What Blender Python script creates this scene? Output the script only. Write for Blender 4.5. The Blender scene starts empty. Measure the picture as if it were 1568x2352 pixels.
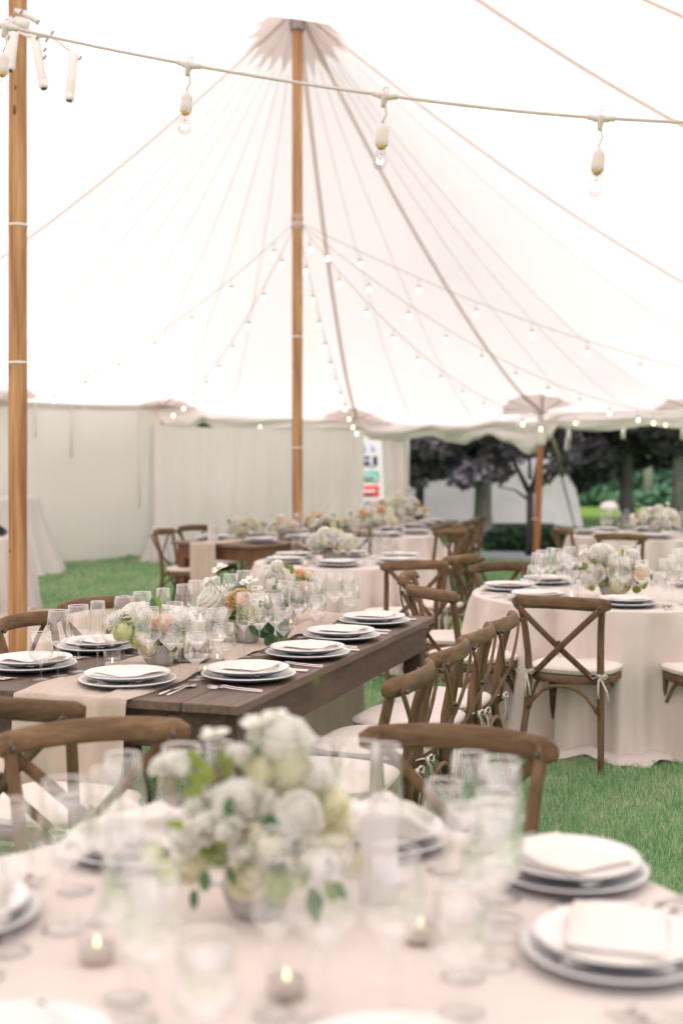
import bpy, math, random
import numpy as np
from mathutils import Vector, Matrix, noise
random.seed(7); np.random.seed(7)
R_ = random.Random(11)
sc = bpy.context.scene
pi = math.pi
# ------------------------------------------------------------------ camera, world, sun, exposure
F, HZ, CAMH = 2900.0, 1060.0, 1.54          # focal length and horizon measured on a 1568x2352 print of the photo
cam = bpy.data.objects.new('camera', bpy.data.cameras.new('camera'))
sc.collection.objects.link(cam); sc.camera = cam
cam.location = (0, 0, CAMH); cam.rotation_euler = (pi/2, 0, 0)
cd = cam.data
cd.sensor_fit = 'HORIZONTAL'; cd.sensor_width = 24.0; cd.lens = F/1568*24
cd.shift_y = -(1176-HZ)/1568; cd.clip_end = 800; cd.clip_start = .05
cd.dof.use_dof = True; cd.dof.focus_distance = 5.0; cd.dof.aperture_fstop = (cd.lens)/25.0
cd.dof.aperture_blades = 0
w = bpy.data.worlds.new('World'); sc.world = w; w.use_nodes = True
nt = w.node_tree; sky = nt.nodes.new('ShaderNodeTexSky'); sky.sky_type = 'NISHITA'; sky.sun_disc = False
SUN_EL, SUN_AZ = math.radians(63), math.radians(188)
sky.sun_elevation = SUN_EL; sky.sun_rotation = SUN_AZ; sky.air_density = 1.0; sky.dust_density = 5.0; sky.ozone_density = 1.0
bg = nt.nodes['Background']; bg.inputs[1].default_value = 0.15
hsv = nt.nodes.new('ShaderNodeHueSaturation'); hsv.inputs['Saturation'].default_value = .30      # overcast: the blue is veiled
nt.links.new(sky.outputs[0], hsv.inputs['Color']); tint = nt.nodes.new('ShaderNodeMixRGB'); tint.blend_type = 'MULTIPLY'; tint.inputs[0].default_value = 1; tint.inputs[2].default_value = (1, .93, .925, 1)
nt.links.new(hsv.outputs[0], tint.inputs[1]); nt.links.new(tint.outputs[0], bg.inputs[0])
sl = bpy.data.lights.new('sun', 'SUN'); sl.energy = 1.1; sl.angle = math.radians(18); sl.color = (1.0, .89, .82)
so = bpy.data.objects.new('sun', sl); sc.collection.objects.link(so)
sd = Vector((math.sin(SUN_AZ)*math.cos(SUN_EL), math.cos(SUN_AZ)*math.cos(SUN_EL), math.sin(SUN_EL)))
so.rotation_euler = sd.to_track_quat('Z', 'Y').to_euler(); so.location = (0, 0, 30)
sc.view_settings.view_transform = 'Standard'; sc.view_settings.look = 'None'
sc.view_settings.exposure = .92; sc.view_settings.gamma = 1.0
sc.view_settings.use_curve_mapping = False
sc.render.engine = 'CYCLES'
cy = sc.cycles
cy.max_bounces = 14; cy.diffuse_bounces = 8; cy.glossy_bounces = 4; cy.transmission_bounces = 6
cy.transparent_max_bounces = 40; cy.use_denoising = True; cy.sample_clamp_indirect = 6
cy.caustics_reflective = False; cy.caustics_refractive = False

# ------------------------------------------------------------------ helpers
def at(px, py, z):
    """world point at height z seen at print pixel (px,py)"""
    s = (py-HZ)/(CAMH-z); return Vector(((px-784)/s, F/s, z))
def atd(px, py, Y):
    s = F/Y; return Vector(((px-784)/s, Y, CAMH-(py-HZ)/s))
def link(o): sc.collection.objects.link(o); return o
def tag(o, label=None, cat=None, group=None, kind=None):
    if label: o['label'] = label
    if cat: o['category'] = cat
    if group: o['group'] = group
    if kind: o['kind'] = kind
    return o
def empty(name, loc=(0, 0, 0), rz=0):
    o = bpy.data.objects.new(name, None); o.empty_display_size = .1
    o.location = loc; o.rotation_euler = (0, 0, rz); return link(o)
def inst(me, name, parent=None, loc=(0, 0, 0), rot=(0, 0, 0), scale=(1, 1, 1)):
    o = bpy.data.objects.new(name, me); link(o); o.parent = parent
    o.location = loc; o.rotation_euler = rot; o.scale = scale if hasattr(scale, '__len__') else (scale,)*3
    return o
def copy_tree(o, parent=None):
    c = o.copy(); link(c); c.parent = parent
    for ch in list(o.children): copy_tree(ch, c)
    return c
def basis(d, up=Vector((0, 0, 1))):
    d = Vector(d).normalized()
    if abs(d.dot(up)) > .98: up = Vector((0, 1, 0)) if abs(d.y) < .9 else Vector((1, 0, 0))
    a = up.cross(d).normalized(); b = d.cross(a).normalized()
    return a, b
class MB:
    def __init__(s): s.v = []; s.f = []; s.m = []; s.cur = 0
    def add(s, vs, fs):
        n = len(s.v); s.v += [tuple(v) for v in vs]
        for f in fs: s.f.append(tuple(n+i for i in f)); s.m.append(s.cur)
        return s
    def box(s, c, d, rz=0, ax=None):
        c = Vector(c); x, y, z = d[0]/2, d[1]/2, d[2]/2
        M = Matrix.Rotation(rz, 3, 'Z') if ax is None else ax
        vs = [c+M@Vector((i*x, j*y, k*z)) for k in (-1, 1) for j in (-1, 1) for i in (-1, 1)]
        return s.add(vs, [(0, 2, 3, 1), (4, 5, 7, 6), (0, 1, 5, 4), (2, 6, 7, 3), (0, 4, 6, 2), (1, 3, 7, 5)])
    def bbox(s, c, d, b=.004):
        """box with bevelled vertical and horizontal edges (three stacked rings)"""
        c = Vector(c); X, Y, Z = d[0]/2, d[1]/2, d[2]/2
        b = min(b, X*.9, Y*.9, Z*.9)
        def ring(z, q, i):
            x, y = X-i, Y-i
            return [c+Vector(p) for p in ((x-q, -y, z), (x, -y+q, z), (x, y-q, z), (x-q, y, z), (-x+q, y, z), (-x, y-q, z), (-x, -y+q, z), (-x+q, -y, z))]
        R4 = [ring(-Z, b*.5, b*.7), ring(-Z+b, b, 0), ring(Z-b, b, 0), ring(Z, b*.5, b*.7)]
        vs = sum(R4, []); fs = [tuple(range(7, -1, -1)), tuple(range(24, 32))]
        for k in range(3):
            for i in range(8): j = (i+1) % 8; fs.append((k*8+i, k*8+j, k*8+8+j, k*8+8+i))
        return s.add(vs, fs)
    def tube(s, path, r, seg=8, flat=None, up=Vector((0, 0, 1)), cap=True):
        """sweep; r scalar/list/(a,b) lists; flat = list of (a,b) radii"""
        path = [Vector(p) for p in path]; n = len(path); vs = []; fs = []
        pa = None
        for i, p in enumerate(path):
            d = (path[min(i+1, n-1)]-path[max(i-1, 0)])
            if d.length < 1e-9: d = Vector((0, 0, 1))
            d.normalize()
            if pa is None: a, b = basis(d, up)
            else:
                a = (pa-d*pa.dot(d)).normalized(); b = d.cross(a)
            pa = a
            if flat: ra, rb = flat[i] if isinstance(flat, list) else flat
            else: ra = rb = r[i] if hasattr(r, '__len__') else r
            for k in range(seg):
                t = 2*pi*k/seg; vs.append(p+a*math.cos(t)*ra+b*math.sin(t)*rb)
        for i in range(n-1):
            for k in range(seg):
                j = (k+1) % seg; fs.append((i*seg+k, i*seg+j, (i+1)*seg+j, (i+1)*seg+k))
        if cap: fs += [tuple(range(seg-1, -1, -1)), tuple((n-1)*seg+k for k in range(seg))]
        return s.add(vs, fs)
    def lathe(s, prof, seg=24, c=(0, 0, 0), mats=None):
        cx, cy_, cz = c; vs = []; n = len(prof)
        for r, z in prof:
            for k in range(seg):
                t = 2*pi*k/seg; vs.append((cx+r*math.cos(t), cy_+r*math.sin(t), cz+z))
        base = s.cur
        for i in range(n-1):
            if mats: s.cur = mats[i]
            fs = []
            for k in range(seg):
                j = (k+1) % seg; fs.append((i*seg+k, i*seg+j, (i+1)*seg+j, (i+1)*seg+k))
            if i == 0: s.add(vs, fs); off = len(s.v)-len(vs)
            else:
                for f in fs: s.f.append(tuple(off+q for q in f)); s.m.append(s.cur)
        s.cur = base
        return s
    def mesh(s, name, mat, smooth=True):
        me = bpy.data.meshes.new(name); me.from_pydata(s.v, [], s.f); me.validate(clean_customdata=False)
        for m in (mat if isinstance(mat, (list, tuple)) else [mat]): me.materials.append(m)
        if isinstance(mat, (list, tuple)) and len(me.polygons) == len(s.m): me.polygons.foreach_set('material_index', s.m)
        if smooth: me.polygons.foreach_set('use_smooth', [True]*len(me.polygons))
        me.update(); return me
    def build(s, name, mat, parent=None, loc=(0, 0, 0), rot=(0, 0, 0), smooth=True):
        return inst(s.mesh(name, mat, smooth), name, parent, loc, rot)
def sharp(me, ang=40):
    try: me.set_sharp_from_angle(angle=math.radians(ang))
    except Exception: pass
    return me

# ------------------------------------------------------------------ materials
def mat(name, col, rough=.6, spec=.5, metal=0, noise_amt=0, noise_scale=8, col2=None, bump=0, bump_scale=60, stretch=(1, 1, 1),
        rand=0, trans=0, sheen=0, emit=None, estr=0, coord='Object', detail=6):
    m = bpy.data.materials.new(name); m.use_nodes = True; n = m.node_tree; N = n.nodes; L = n.links
    p = N['Principled BSDF']; p.inputs['Roughness'].default_value = rough; p.inputs['Metallic'].default_value = metal
    p.inputs['Specular IOR Level'].default_value = spec
    p.inputs['Base Color'].default_value = (*col, 1)
    if sheen: p.inputs['Sheen Weight'].default_value = sheen
    if emit: p.inputs['Emission Color'].default_value = (*emit, 1); p.inputs['Emission Strength'].default_value = estr
    tc = N.new('ShaderNodeTexCoord'); mp = N.new('ShaderNodeMapping'); mp.inputs['Scale'].default_value = stretch
    L.new(tc.outputs[coord], mp.inputs[0])
    out = None
    if col2 is not None:
        no = N.new('ShaderNodeTexNoise'); no.inputs['Scale'].default_value = noise_scale; no.inputs['Detail'].default_value = detail
        no.inputs['Roughness'].default_value = .62
        L.new(mp.outputs[0], no.inputs[0])
        if rand:
            oi = N.new('ShaderNodeObjectInfo'); ad = N.new('ShaderNodeVectorMath'); ad.operation = 'ADD'
            mu = N.new('ShaderNodeMath'); mu.operation = 'MULTIPLY'; mu.inputs[1].default_value = 37
            L.new(oi.outputs['Random'], mu.inputs[0]); L.new(mp.outputs[0], ad.inputs[0]); L.new(mu.outputs[0], ad.inputs[1])
            L.new(ad.outputs[0], no.inputs[0])
        cr = N.new('ShaderNodeValToRGB'); cr.color_ramp.elements[0].position = .34; cr.color_ramp.elements[1].position = .68
        cr.color_ramp.elements[0].color = (*col, 1); cr.color_ramp.elements[1].color = (*col2, 1)
        L.new(no.outputs[0], cr.inputs[0]); out = cr.outputs[0]
    if rand:
        oi2 = N.new('ShaderNodeObjectInfo'); hs = N.new('ShaderNodeHueSaturation')
        mr = N.new('ShaderNodeMapRange'); mr.inputs[3].default_value = 1-rand; mr.inputs[4].default_value = 1+rand
        L.new(oi2.outputs['Random'], mr.inputs[0]); L.new(mr.outputs[0], hs.inputs['Value'])
        if out: L.new(out, hs.inputs['Color'])
        else: hs.inputs['Color'].default_value = (*col, 1)
        out = hs.outputs[0]
    if out: L.new(out, p.inputs['Base Color'])
    if bump:
        nb = N.new('ShaderNodeTexNoise'); nb.inputs['Scale'].default_value = bump_scale; nb.inputs['Detail'].default_value = 5
        L.new(mp.outputs[0], nb.inputs[0]); bu = N.new('ShaderNodeBump'); bu.inputs['Strength'].default_value = bump
        bu.inputs['Distance'].default_value = .01
        L.new(nb.outputs[0], bu.inputs['Height']); L.new(bu.outputs[0], p.inputs['Normal'])
    if trans:
        tr = N.new('ShaderNodeBsdfTranslucent'); mx = N.new('ShaderNodeMixShader'); mx.inputs[0].default_value = trans
        if out: L.new(out, tr.inputs[0])
        else: tr.inputs[0].default_value = (*col, 1)
        L.new(p.outputs[0], mx.inputs[1]); L.new(tr.outputs[0], mx.inputs[2]); L.new(mx.outputs[0], N['Material Output'].inputs[0])
    return m
def glass_mat(name, tint=(1, 1, 1), lo=.04, edge=.55, eg=(.9, .9, .9)):
    """thin-walled clear glass: transparent face-on, mirror and a little milky at grazing angles"""
    m = bpy.data.materials.new(name); m.use_nodes = True; n = m.node_tree; N = n.nodes; L = n.links
    N.remove(N['Principled BSDF'])
    tr = N.new('ShaderNodeBsdfTransparent'); tr.inputs[0].default_value = (*tint, 1)
    gl = N.new('ShaderNodeBsdfGlossy'); gl.inputs['Roughness'].default_value = .03; gl.inputs[0].default_value = (*eg, 1)
    lw = N.new('ShaderNodeLayerWeight'); lw.inputs[0].default_value = .5
    pw = N.new('ShaderNodeMath'); pw.operation = 'POWER'; pw.inputs[1].default_value = 2.2
    mr = N.new('ShaderNodeMapRange'); mr.inputs[3].default_value = lo; mr.inputs[4].default_value = edge
    mx = N.new('ShaderNodeMixShader')
    L.new(lw.outputs['Facing'], pw.inputs[0]); L.new(pw.outputs[0], mr.inputs[0]); L.new(mr.outputs[0], mx.inputs[0])
    L.new(tr.outputs[0], mx.inputs[1]); L.new(gl.outputs[0], mx.inputs[2]); L.new(mx.outputs[0], N['Material Output'].inputs[0])
    return m
M = {}
WOODA, WOODB = (.23, .145, .085), (.10, .058, .032)
M['chair_x'] = mat('chair_wood_x', WOODB, .6, .2, col2=WOODA, noise_scale=7, stretch=(.5, 5, 5), bump=.3, bump_scale=30, rand=.27)
M['chair_z'] = mat('chair_wood_z', WOODB, .6, .2, col2=(.20, .122, .068), noise_scale=7, stretch=(5, 5, .5), bump=.3, bump_scale=30, rand=.27)
M['bolt'] = mat('dark_bolt', (.10, .09, .08), .4, .5, .7)
M['cushion'] = mat('cushion_cloth', (.80, .70, .64), .9, .2, col2=(.84, .75, .69), noise_scale=5, bump=.15, bump_scale=300, sheen=.2)
M['tie'] = mat('tie_cloth', (.68, .62, .57), .9, .2)
M['cloth'] = mat('linen_cloth', (.79, .69, .645), .9, .15, col2=(.83, .73, .685), noise_scale=3, bump=.5, bump_scale=7, sheen=.2, trans=.12)
M['cloth_white'] = mat('white_cloth', (.78, .73, .72), .9, .15, trans=.15)
M['runner'] = mat('gauze_runner', (.66, .55, .47), .95, .1, col2=(.74, .63, .55), noise_scale=2, stretch=(9, 1, 1), bump=.3, bump_scale=200, trans=.2)
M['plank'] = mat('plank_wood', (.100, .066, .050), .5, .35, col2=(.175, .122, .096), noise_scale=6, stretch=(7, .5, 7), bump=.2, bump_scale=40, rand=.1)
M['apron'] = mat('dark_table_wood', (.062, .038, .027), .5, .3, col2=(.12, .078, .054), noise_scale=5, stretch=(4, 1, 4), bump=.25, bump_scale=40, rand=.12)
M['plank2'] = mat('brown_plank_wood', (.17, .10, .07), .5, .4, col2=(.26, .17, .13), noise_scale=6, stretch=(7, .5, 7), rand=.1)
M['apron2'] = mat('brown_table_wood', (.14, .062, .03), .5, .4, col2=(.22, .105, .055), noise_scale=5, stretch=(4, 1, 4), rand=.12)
M['plate'] = mat('white_glaze', (.80, .77, .76), .28, .5)
M['slate'] = mat('slate_glaze', (.12, .15, .20), .3, .6)
M['foot'] = mat('dark_unglazed_foot', (.03, .03, .035), .6, .3)
M['napkin'] = mat('napkin_cloth', (.82, .77, .73), .92, .1, bump=.2, bump_scale=220, sheen=.2, trans=.05)
M['steel'] = mat('brushed_steel', (.72, .66, .64), .22, .5, 1.0)
M['glass'] = glass_mat('clear_glass', (.98, .975, .975), .13, .9, (1, 1, 1))
M['glass_thick'] = glass_mat('clear_glass_thick', (.995, .99, .99), .10, .5, (1, 1, 1))
M['concrete'] = mat('concrete_bowl', (.36, .34, .33), .8, .2, col2=(.46, .44, .43), noise_scale=14, bump=.2)
M['wax'] = mat('candle_wax', (.82, .76, .68), .5, .3, trans=.3)
M['taupe_wax'] = mat('taupe_wax', (.42, .32, .27), .5, .3)
M['flame'] = mat('flame', (1, .7, .3), .5, emit=(1, .72, .38), estr=2.6)
M['glow'] = mat('lit_filament', (1, .85, .6), .5, emit=(1, .74, .42), estr=40)
M['bulbfar'] = mat('lit_bulb', (1, .9, .7), .5, emit=(1, .80, .55), estr=2.4)
M['cable'] = mat('pink_white_cable', (.60, .50, .50), .6, .3)
M['socket'] = mat('white_socket', (.66, .57, .56), .55, .3)
M['brass'] = mat('brass_collar', (.75, .45, .18), .35, .5, .9)
M['pole'] = mat('varnished_pole', (.27, .12, .05), .5, .25, col2=(.60, .35, .17), noise_scale=3.4, stretch=(7, 7, .3), bump=.3, bump_scale=18)
M['pole_dark'] = mat('orange_pole', (.36, .13, .05), .4, .5, col2=(.46, .19, .08), noise_scale=3, stretch=(6, 6, .35))
M['knot'] = mat('wood_knot', (.16, .07, .03), .5, .3)
M['whiteplastic'] = mat('white_plastic', (.78, .74, .73), .4, .5)
M['black'] = mat('black_plastic', (.015, .015, .018), .4, .5)
M['lens'] = mat('dark_lens', (.01, .06, .08), .15, .6)
M['metal'] = mat('grey_metal', (.35, .33, .33), .4, .5, .8)
M['petal_w'] = mat('white_petal', (.95, .94, .91), .7, .1, trans=.5)
M['petal_c'] = mat('cream_petal', (.94, .92, .79), .7, .1, trans=.5)
M['petal_g'] = mat('green_white_petal', (.88, .91, .66), .7, .1, trans=.5)
M['petal_p'] = mat('peach_petal', (.92, .70, .50), .6, .2, trans=.4)
M['heart'] = mat('green_heart', (.34, .42, .08), .7, .2)
M['leaf_l'] = mat('lime_leaf', (.22, .28, .05), .45, .4, trans=.35, rand=.2)
M['leaf_d'] = mat('dark_leaf', (.035, .11, .035), .4, .5, trans=.2, rand=.2)
M['leaf_e'] = mat('eucalyptus_leaf', (.10, .20, .09), .5, .4, trans=.25, rand=.2)
M['stem'] = mat('flower_stem', (.16, .24, .08), .6, .3)
M['paper'] = mat('white_card', (.74, .70, .70), .8, .2)

def fabric(name, col, fac=.5, seamc=None):
    m = bpy.data.materials.new(name); m.use_nodes = True; n = m.node_tree; N = n.nodes; L = n.links
    N.remove(N['Principled BSDF'])
    d = N.new('ShaderNodeBsdfDiffuse'); t = N.new('ShaderNodeBsdfTranslucent'); mx = N.new('ShaderNodeMixShader')
    d.inputs[0].default_value = (*col, 1); t.inputs[0].default_value = (*col, 1); mx.inputs[0].default_value = fac
    no = N.new('ShaderNodeTexNoise'); no.inputs['Scale'].default_value = .5; no.inputs['Detail'].default_value = 4
    tc = N.new('ShaderNodeTexCoord'); L.new(tc.outputs['Object'], no.inputs[0])
    mr = N.new('ShaderNodeMapRange'); mr.inputs[3].default_value = .96; mr.inputs[4].default_value = 1.03
    hs = N.new('ShaderNodeHueSaturation'); hs.inputs['Color'].default_value = (*col, 1)
    L.new(no.outputs[0], mr.inputs[0]); L.new(mr.outputs[0], hs.inputs['Value']); L.new(hs.outputs[0], d.inputs[0]); L.new(hs.outputs[0], t.inputs[0])
    L.new(d.outputs[0], mx.inputs[1]); L.new(t.outputs[0], mx.inputs[2]); L.new(mx.outputs[0], N['Material Output'].inputs[0])
    return m
M['roof'] = fabric('sailcloth', (.92, .885, .875), .66)
M['wallcloth'] = fabric('sidewall_cloth', (.97, .90, .90), .10)
M['web'] = fabric('webbing', (.87, .80, .77), .74)
M['seam'] = fabric('seam_tape', (.97, .945, .94), .86)
M['patch'] = fabric('reinforcing_patch', (.79, .70, .675), .68)

# ------------------------------------------------------------------ ground
def ground_mat():
    m = mat('lawn', (.12, .25, .10), .9, .1, col2=(.19, .31, .15), noise_scale=1.3, coord='Object', detail=10)
    return m
M['lawn'] = ground_mat()
g = MB(); g.add([(-150, -60, 0), (150, -60, 0), (150, 260, 0), (-150, 260, 0)], [(0, 1, 2, 3)])
tag(g.build('lawn_ground', M['lawn'], smooth=False), kind='structure')
FL = [Vector((-9.5, 2.0, 0)), Vector((-1.5, 4.3, 0)), Vector((-1.72, 8.4, 0)), Vector((-2.05, 12.9, 0)), Vector((-9.8, 12.9, 0))]
g = MB(); n = len(FL)
g.add([(p.x, p.y, .03) for p in FL]+[(p.x, p.y, 0) for p in FL], [tuple(range(n))]+[(i, i+n, (i+1) % n+n, (i+1) % n) for i in range(n)])
M['floor'] = mat('beige_floor_vinyl', (.50, .39, .31), .55, .4, col2=(.56, .45, .37), noise_scale=2)
tag(g.build('dance_floor', M['floor'], smooth=False), kind='structure')

def grass(name, x0, x1, y0, y1, n, h, wd, seed, material):
    rs = np.random.RandomState(seed)
    x = rs.uniform(x0, x1, n); y = rs.uniform(y0, y1, n)
    keep = ~((x < -1.55) & (y < 12.95) & (y > 3.2))
    x, y = x[keep], y[keep]; n = len(x)
    cl = (np.sin(x*5.1+np.sin(y*3.7)*2)+np.sin(y*6.3+np.cos(x*4.1)*2))*.25+.5
    hh = h*(rs.uniform(.55, 1.15, n))*(.75+.45*cl); a = rs.uniform(0, 2*pi, n); la = rs.uniform(0, 2*pi, n); ln = hh*rs.uniform(.1, .9, n)
    dx, dy = np.cos(a)*wd/2, np.sin(a)*wd/2; lx, ly = np.cos(la)*ln, np.sin(la)*ln
    V = np.zeros((n, 5, 3))
    V[:, 0] = np.stack([x-dx, y-dy, np.zeros(n)], 1); V[:, 1] = np.stack([x+dx, y+dy, np.zeros(n)], 1)
    V[:, 2] = np.stack([x+dx*.8+lx*.35, y+dy*.8+ly*.35, hh*.6], 1); V[:, 3] = np.stack([x-dx*.8+lx*.35, y-dy*.8+ly*.35, hh*.6], 1)
    V[:, 4] = np.stack([x+lx, y+ly, hh*np.sqrt(np.clip(1-.5*(ln/hh)**2, .1, 1))], 1)
    me = bpy.data.meshes.new(name); me.vertices.add(n*5); me.vertices.foreach_set('co', V.reshape(-1))
    base = (np.arange(n)*5)[:, None]
    me.loops.add(n*7); me.polygons.add(n*2)
    li = np.concatenate([base+np.array([[0, 1, 2, 3]]), base+np.array([[3, 2, 4]])], 1).reshape(-1)
    me.loops.foreach_set('vertex_index', li.astype(np.int32))
    st = (np.arange(n)*7)[:, None]+np.array([[0, 4]]); me.polygons.foreach_set('loop_start', st.reshape(-1).astype(np.int32))
    me.polygons.foreach_set('loop_total', np.tile([4, 3], n).astype(np.int32))
    at_ = me.attributes.new('tone', 'FLOAT', 'POINT'); at_.data.foreach_set('value', np.repeat(rs.uniform(0, 1, n), 5).astype(np.float32))
    me.update(calc_edges=True); me.materials.append(material)
    o = inst(me, name); tag(o, kind='stuff'); return o
def grass_mat():
    m = bpy.data.materials.new('grass_blades'); m.use_nodes = True; n = m.node_tree; N = n.nodes; L = n.links
    p = N['Principled BSDF']; p.inputs['Roughness'].default_value = .5; p.inputs['Specular IOR Level'].default_value = .35
    a = N.new('ShaderNodeAttribute'); a.attribute_name = 'tone'; cr = N.new('ShaderNodeValToRGB')
    g1 = N.new('ShaderNodeNewGeometry'); n1 = N.new('ShaderNodeTexNoise'); n1.inputs['Scale'].default_value = 2.2; n1.inputs['Detail'].default_value = 5; n1.inputs['Roughness'].default_value = .7
    L.new(g1.outputs['Position'], n1.inputs[0]); m1 = N.new('ShaderNodeMath'); m1.operation = 'MULTIPLY_ADD'; m1.inputs[1].default_value = 1.5; m1.inputs[2].default_value = -.68
    m2 = N.new('ShaderNodeMath'); m2.operation = 'ADD'; m2.use_clamp = True; L.new(n1.outputs[0], m1.inputs[0]); L.new(m1.outputs[0], m2.inputs[0]); L.new(a.outputs['Fac'], m2.inputs[1]); e = cr.color_ramp.elements
    e[0].position = 0; e[0].color = (.17, .35, .16, 1); e[1].position = 1; e[1].color = (.66, .64, .48, 1)
    q = e.new(.55); q.color = (.35, .55, .28, 1); q = e.new(.88); q.color = (.50, .62, .40, 1)
    L.new(m2.outputs[0], cr.inputs[0]); L.new(cr.outputs[0], p.inputs[0])
    tr = N.new('ShaderNodeBsdfTranslucent'); mx = N.new('ShaderNodeMixShader'); mx.inputs[0].default_value = .4
    L.new(cr.outputs[0], tr.inputs[0]); L.new(p.outputs[0], mx.inputs[1]); L.new(tr.outputs[0], mx.inputs[2]); L.new(mx.outputs[0], N['Material Output'].inputs[0])
    return m
M['grass'] = grass_mat()
tag(grass('grass', -1.2, 3.2, 3.6, 8.2, 135000, .042, .0042, 3, M['grass']), 'short green lawn grass under and between the dining tables', 'grass')
tag(grass('grass', -7, 8, 8.2, 20, 120000, .05, .011, 4, M['grass']), 'blurred green lawn grass at the far end under the tent', 'grass')
tag(grass('grass', -6, 12, 20, 34, 60000, .06, .03, 5, M['grass']), 'green grass outside beyond the tent poles', 'grass')

# ------------------------------------------------------------------ tent
PK = [Vector((-3.0, 4.2)), Vector((-2.05, 8.0)), Vector((-.49, 14.0))]
ZP = 6.6
# perimeter eave poles: x, y, eave height
PERI = [(-9.6, .6, 2.4), (-10.9, 3.6, 2.4), (-9.9, 7.0, 2.4), (-8.6, 11.0, 2.4), (-7.2, 14.8, 2.42), (-4.93, 18.0, 2.43), (-2.89, 20.5, 2.47), (.255, 20.6, 2.25),
        (2.95, 18.6, 2.28), (5.10, 18.3, 2.30), (8.2, 15.9, 2.4), (8.2, 11.8, 2.4), (6.8, 6.5, 2.4), (5.2, 1.6, 2.4), (1.5, -.1, 2.4), (-4.0, -.5, 2.4)]  # unseen near edge behind the camera, drawn in to let sky light in
NP = len(PERI)
def eave_curve(k, n=24):
    a, b = PERI[k % NP], PERI[(k+1) % NP]; c = Vector((-1.8, 7)); out = []
    for i in range(n):
        t = i/n; x = a[0]+(b[0]-a[0])*t; y = a[1]+(b[1]-a[1])*t; z = a[2]+(b[2]-a[2])*t
        s = 4*t*(1-t); d = (c-Vector((x, y))).normalized(); L = math.hypot(b[0]-a[0], b[1]-a[1])
        sag = .035 if k in (6, 7, 8) else .012
        out.append((x+d.x*.03*L*s, y+d.y*.03*L*s, z-sag*L*s*1.0))
    return out
EAVE = sum([eave_curve(k) for k in range(NP)], [])
EA = np.array(EAVE)
def ray_R(P, d):
    """distance from peak P along unit dirs d (N,2) to the eave polyline and eave height there"""
    A = EA[:, :2]; B = np.roll(A, -1, 0); E = B-A; ZA = EA[:, 2]; ZB = np.roll(ZA, -1)
    N_ = d.shape[0]; best = np.full(N_, 1e9); zz = np.full(N_, 2.4)
    for i in range(len(A)):
        ax, ay = A[i]-np.array(P); ex, ey = E[i]
        det = d[:, 0]*(-ey)-d[:, 1]*(-ex); det = np.where(abs(det) < 1e-9, 1e-9, det)
        t = (ax*(-ey)-ay*(-ex))/det; u = (d[:, 0]*ay-d[:, 1]*ax)/det
        ok = (t > 0) & (u >= -1e-6) & (u <= 1+1e-6) & (t < best)
        best = np.where(ok, t, best); zz = np.where(ok, ZA[i]+(ZB[i]-ZA[i])*np.clip(u, 0, 1), zz)
    return best, zz
RS = {}
for P in PK[1:]:
    tht = np.linspace(-pi, pi, 361); Rr, _ = ray_R(P, np.stack([np.cos(tht), np.sin(tht)], 1)); Rr = np.minimum(Rr, 13.5)
    kx = np.arange(-40, 41); kk = np.exp(-(kx/16.0)**2); kk /= kk.sum()
    RS[tuple(P)] = (np.convolve(np.concatenate([Rr[:-1][-40:], Rr, Rr[1:41]]), kk, 'valid'), tht)
def roof_z(XY):
    XY = np.atleast_2d(np.array(XY, float)); zs = []
    for P in PK[1:]:
        v = XY-np.array(P); r = np.hypot(v[:, 0], v[:, 1])+1e-9; d = v/r[:, None]
        Rr, ze = ray_R(P, d); Rr = np.minimum(Rr, 13.5); th = np.arctan2(d[:, 1], d[:, 0])
        tab, tht = RS[tuple(P)]; Rs = np.interp(th, tht, tab); w_ = np.clip(r/Rr, 0, 1)**3
        u = np.clip(r/(Rs*(1-w_)+Rr*w_), 0, 1); u = np.maximum(u, np.clip((r/Rr-.97)/.03, 0, 1)*np.clip(r/Rr, 0, 1))
        ax_ = np.array(PK[2]-PK[1])*(1 if P is PK[1] else -1); ax_ = ax_/np.hypot(*ax_)
        u = u*(1-.13*np.clip(d@ax_, 0, 1)**14*np.clip(1.6-r/6.2, 0, 1))       # ridge held up between the two peaks
        zs.append(2.38+(ZP-2.38)*(1-u)**1.45+(ze-2.38)*u**5)
    z = np.array(zs); k = 14.0; zm = z.max(0); return zm+np.log(np.exp((z-zm)*k).sum(0))/k-0*zm
def nearest_axis(p):
    best = None
    for a, b in ((PK[0], PK[1]), (PK[1], PK[2])):
        e = b-a; t = max(0, min(1, (p-a).dot(e)/e.dot(e))); q = a+e*t; dd = (p-q).length
        if best is None or dd < best[0]: best = (dd, q)
    return best[1]
tent = tag(empty('sailcloth_tent', (PK[2].x, PK[2].y, 0)), 'large white sailcloth tent roof with radiating seams above all the tables', 'tent')
def unp(o):    # child keeps world coordinates
    o.location = -Vector(tent.location); return o
us = [0]+[(i/44)**1.5 for i in range(1, 45)]; rows = []
for e in EAVE:
    p = Vector(e[:2]); q = nearest_axis(p); rows.append([(q.x+(p.x-q.x)*u, q.y+(p.y-q.y)*u) for u in us])
XY = np.array(rows).reshape(-1, 2); Zr = roof_z(XY).reshape(len(EAVE), len(us))
for i, e in enumerate(EAVE): Zr[i, -1] = e[2]
wob = np.array([noise.noise(Vector((x*.5, y*.5, 3.3))) for x, y in XY]).reshape(Zr.shape)
Zr += wob*.05*np.array([min(1, 4*u*(1-u)) for u in us])
nU = len(us); V = [(XY[i*nU+j][0], XY[i*nU+j][1], Zr[i, j]) for i in range(len(EAVE)) for j in range(nU)]
Fc = [(i*nU+j, i*nU+j+1, ((i+1) % len(EAVE))*nU+j+1, ((i+1) % len(EAVE))*nU+j) for i in range(len(EAVE)) for j in range(nU-1)]
g = MB(); g.add(V, Fc); unp(g.build('roof_canopy', M['roof'], tent))
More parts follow.
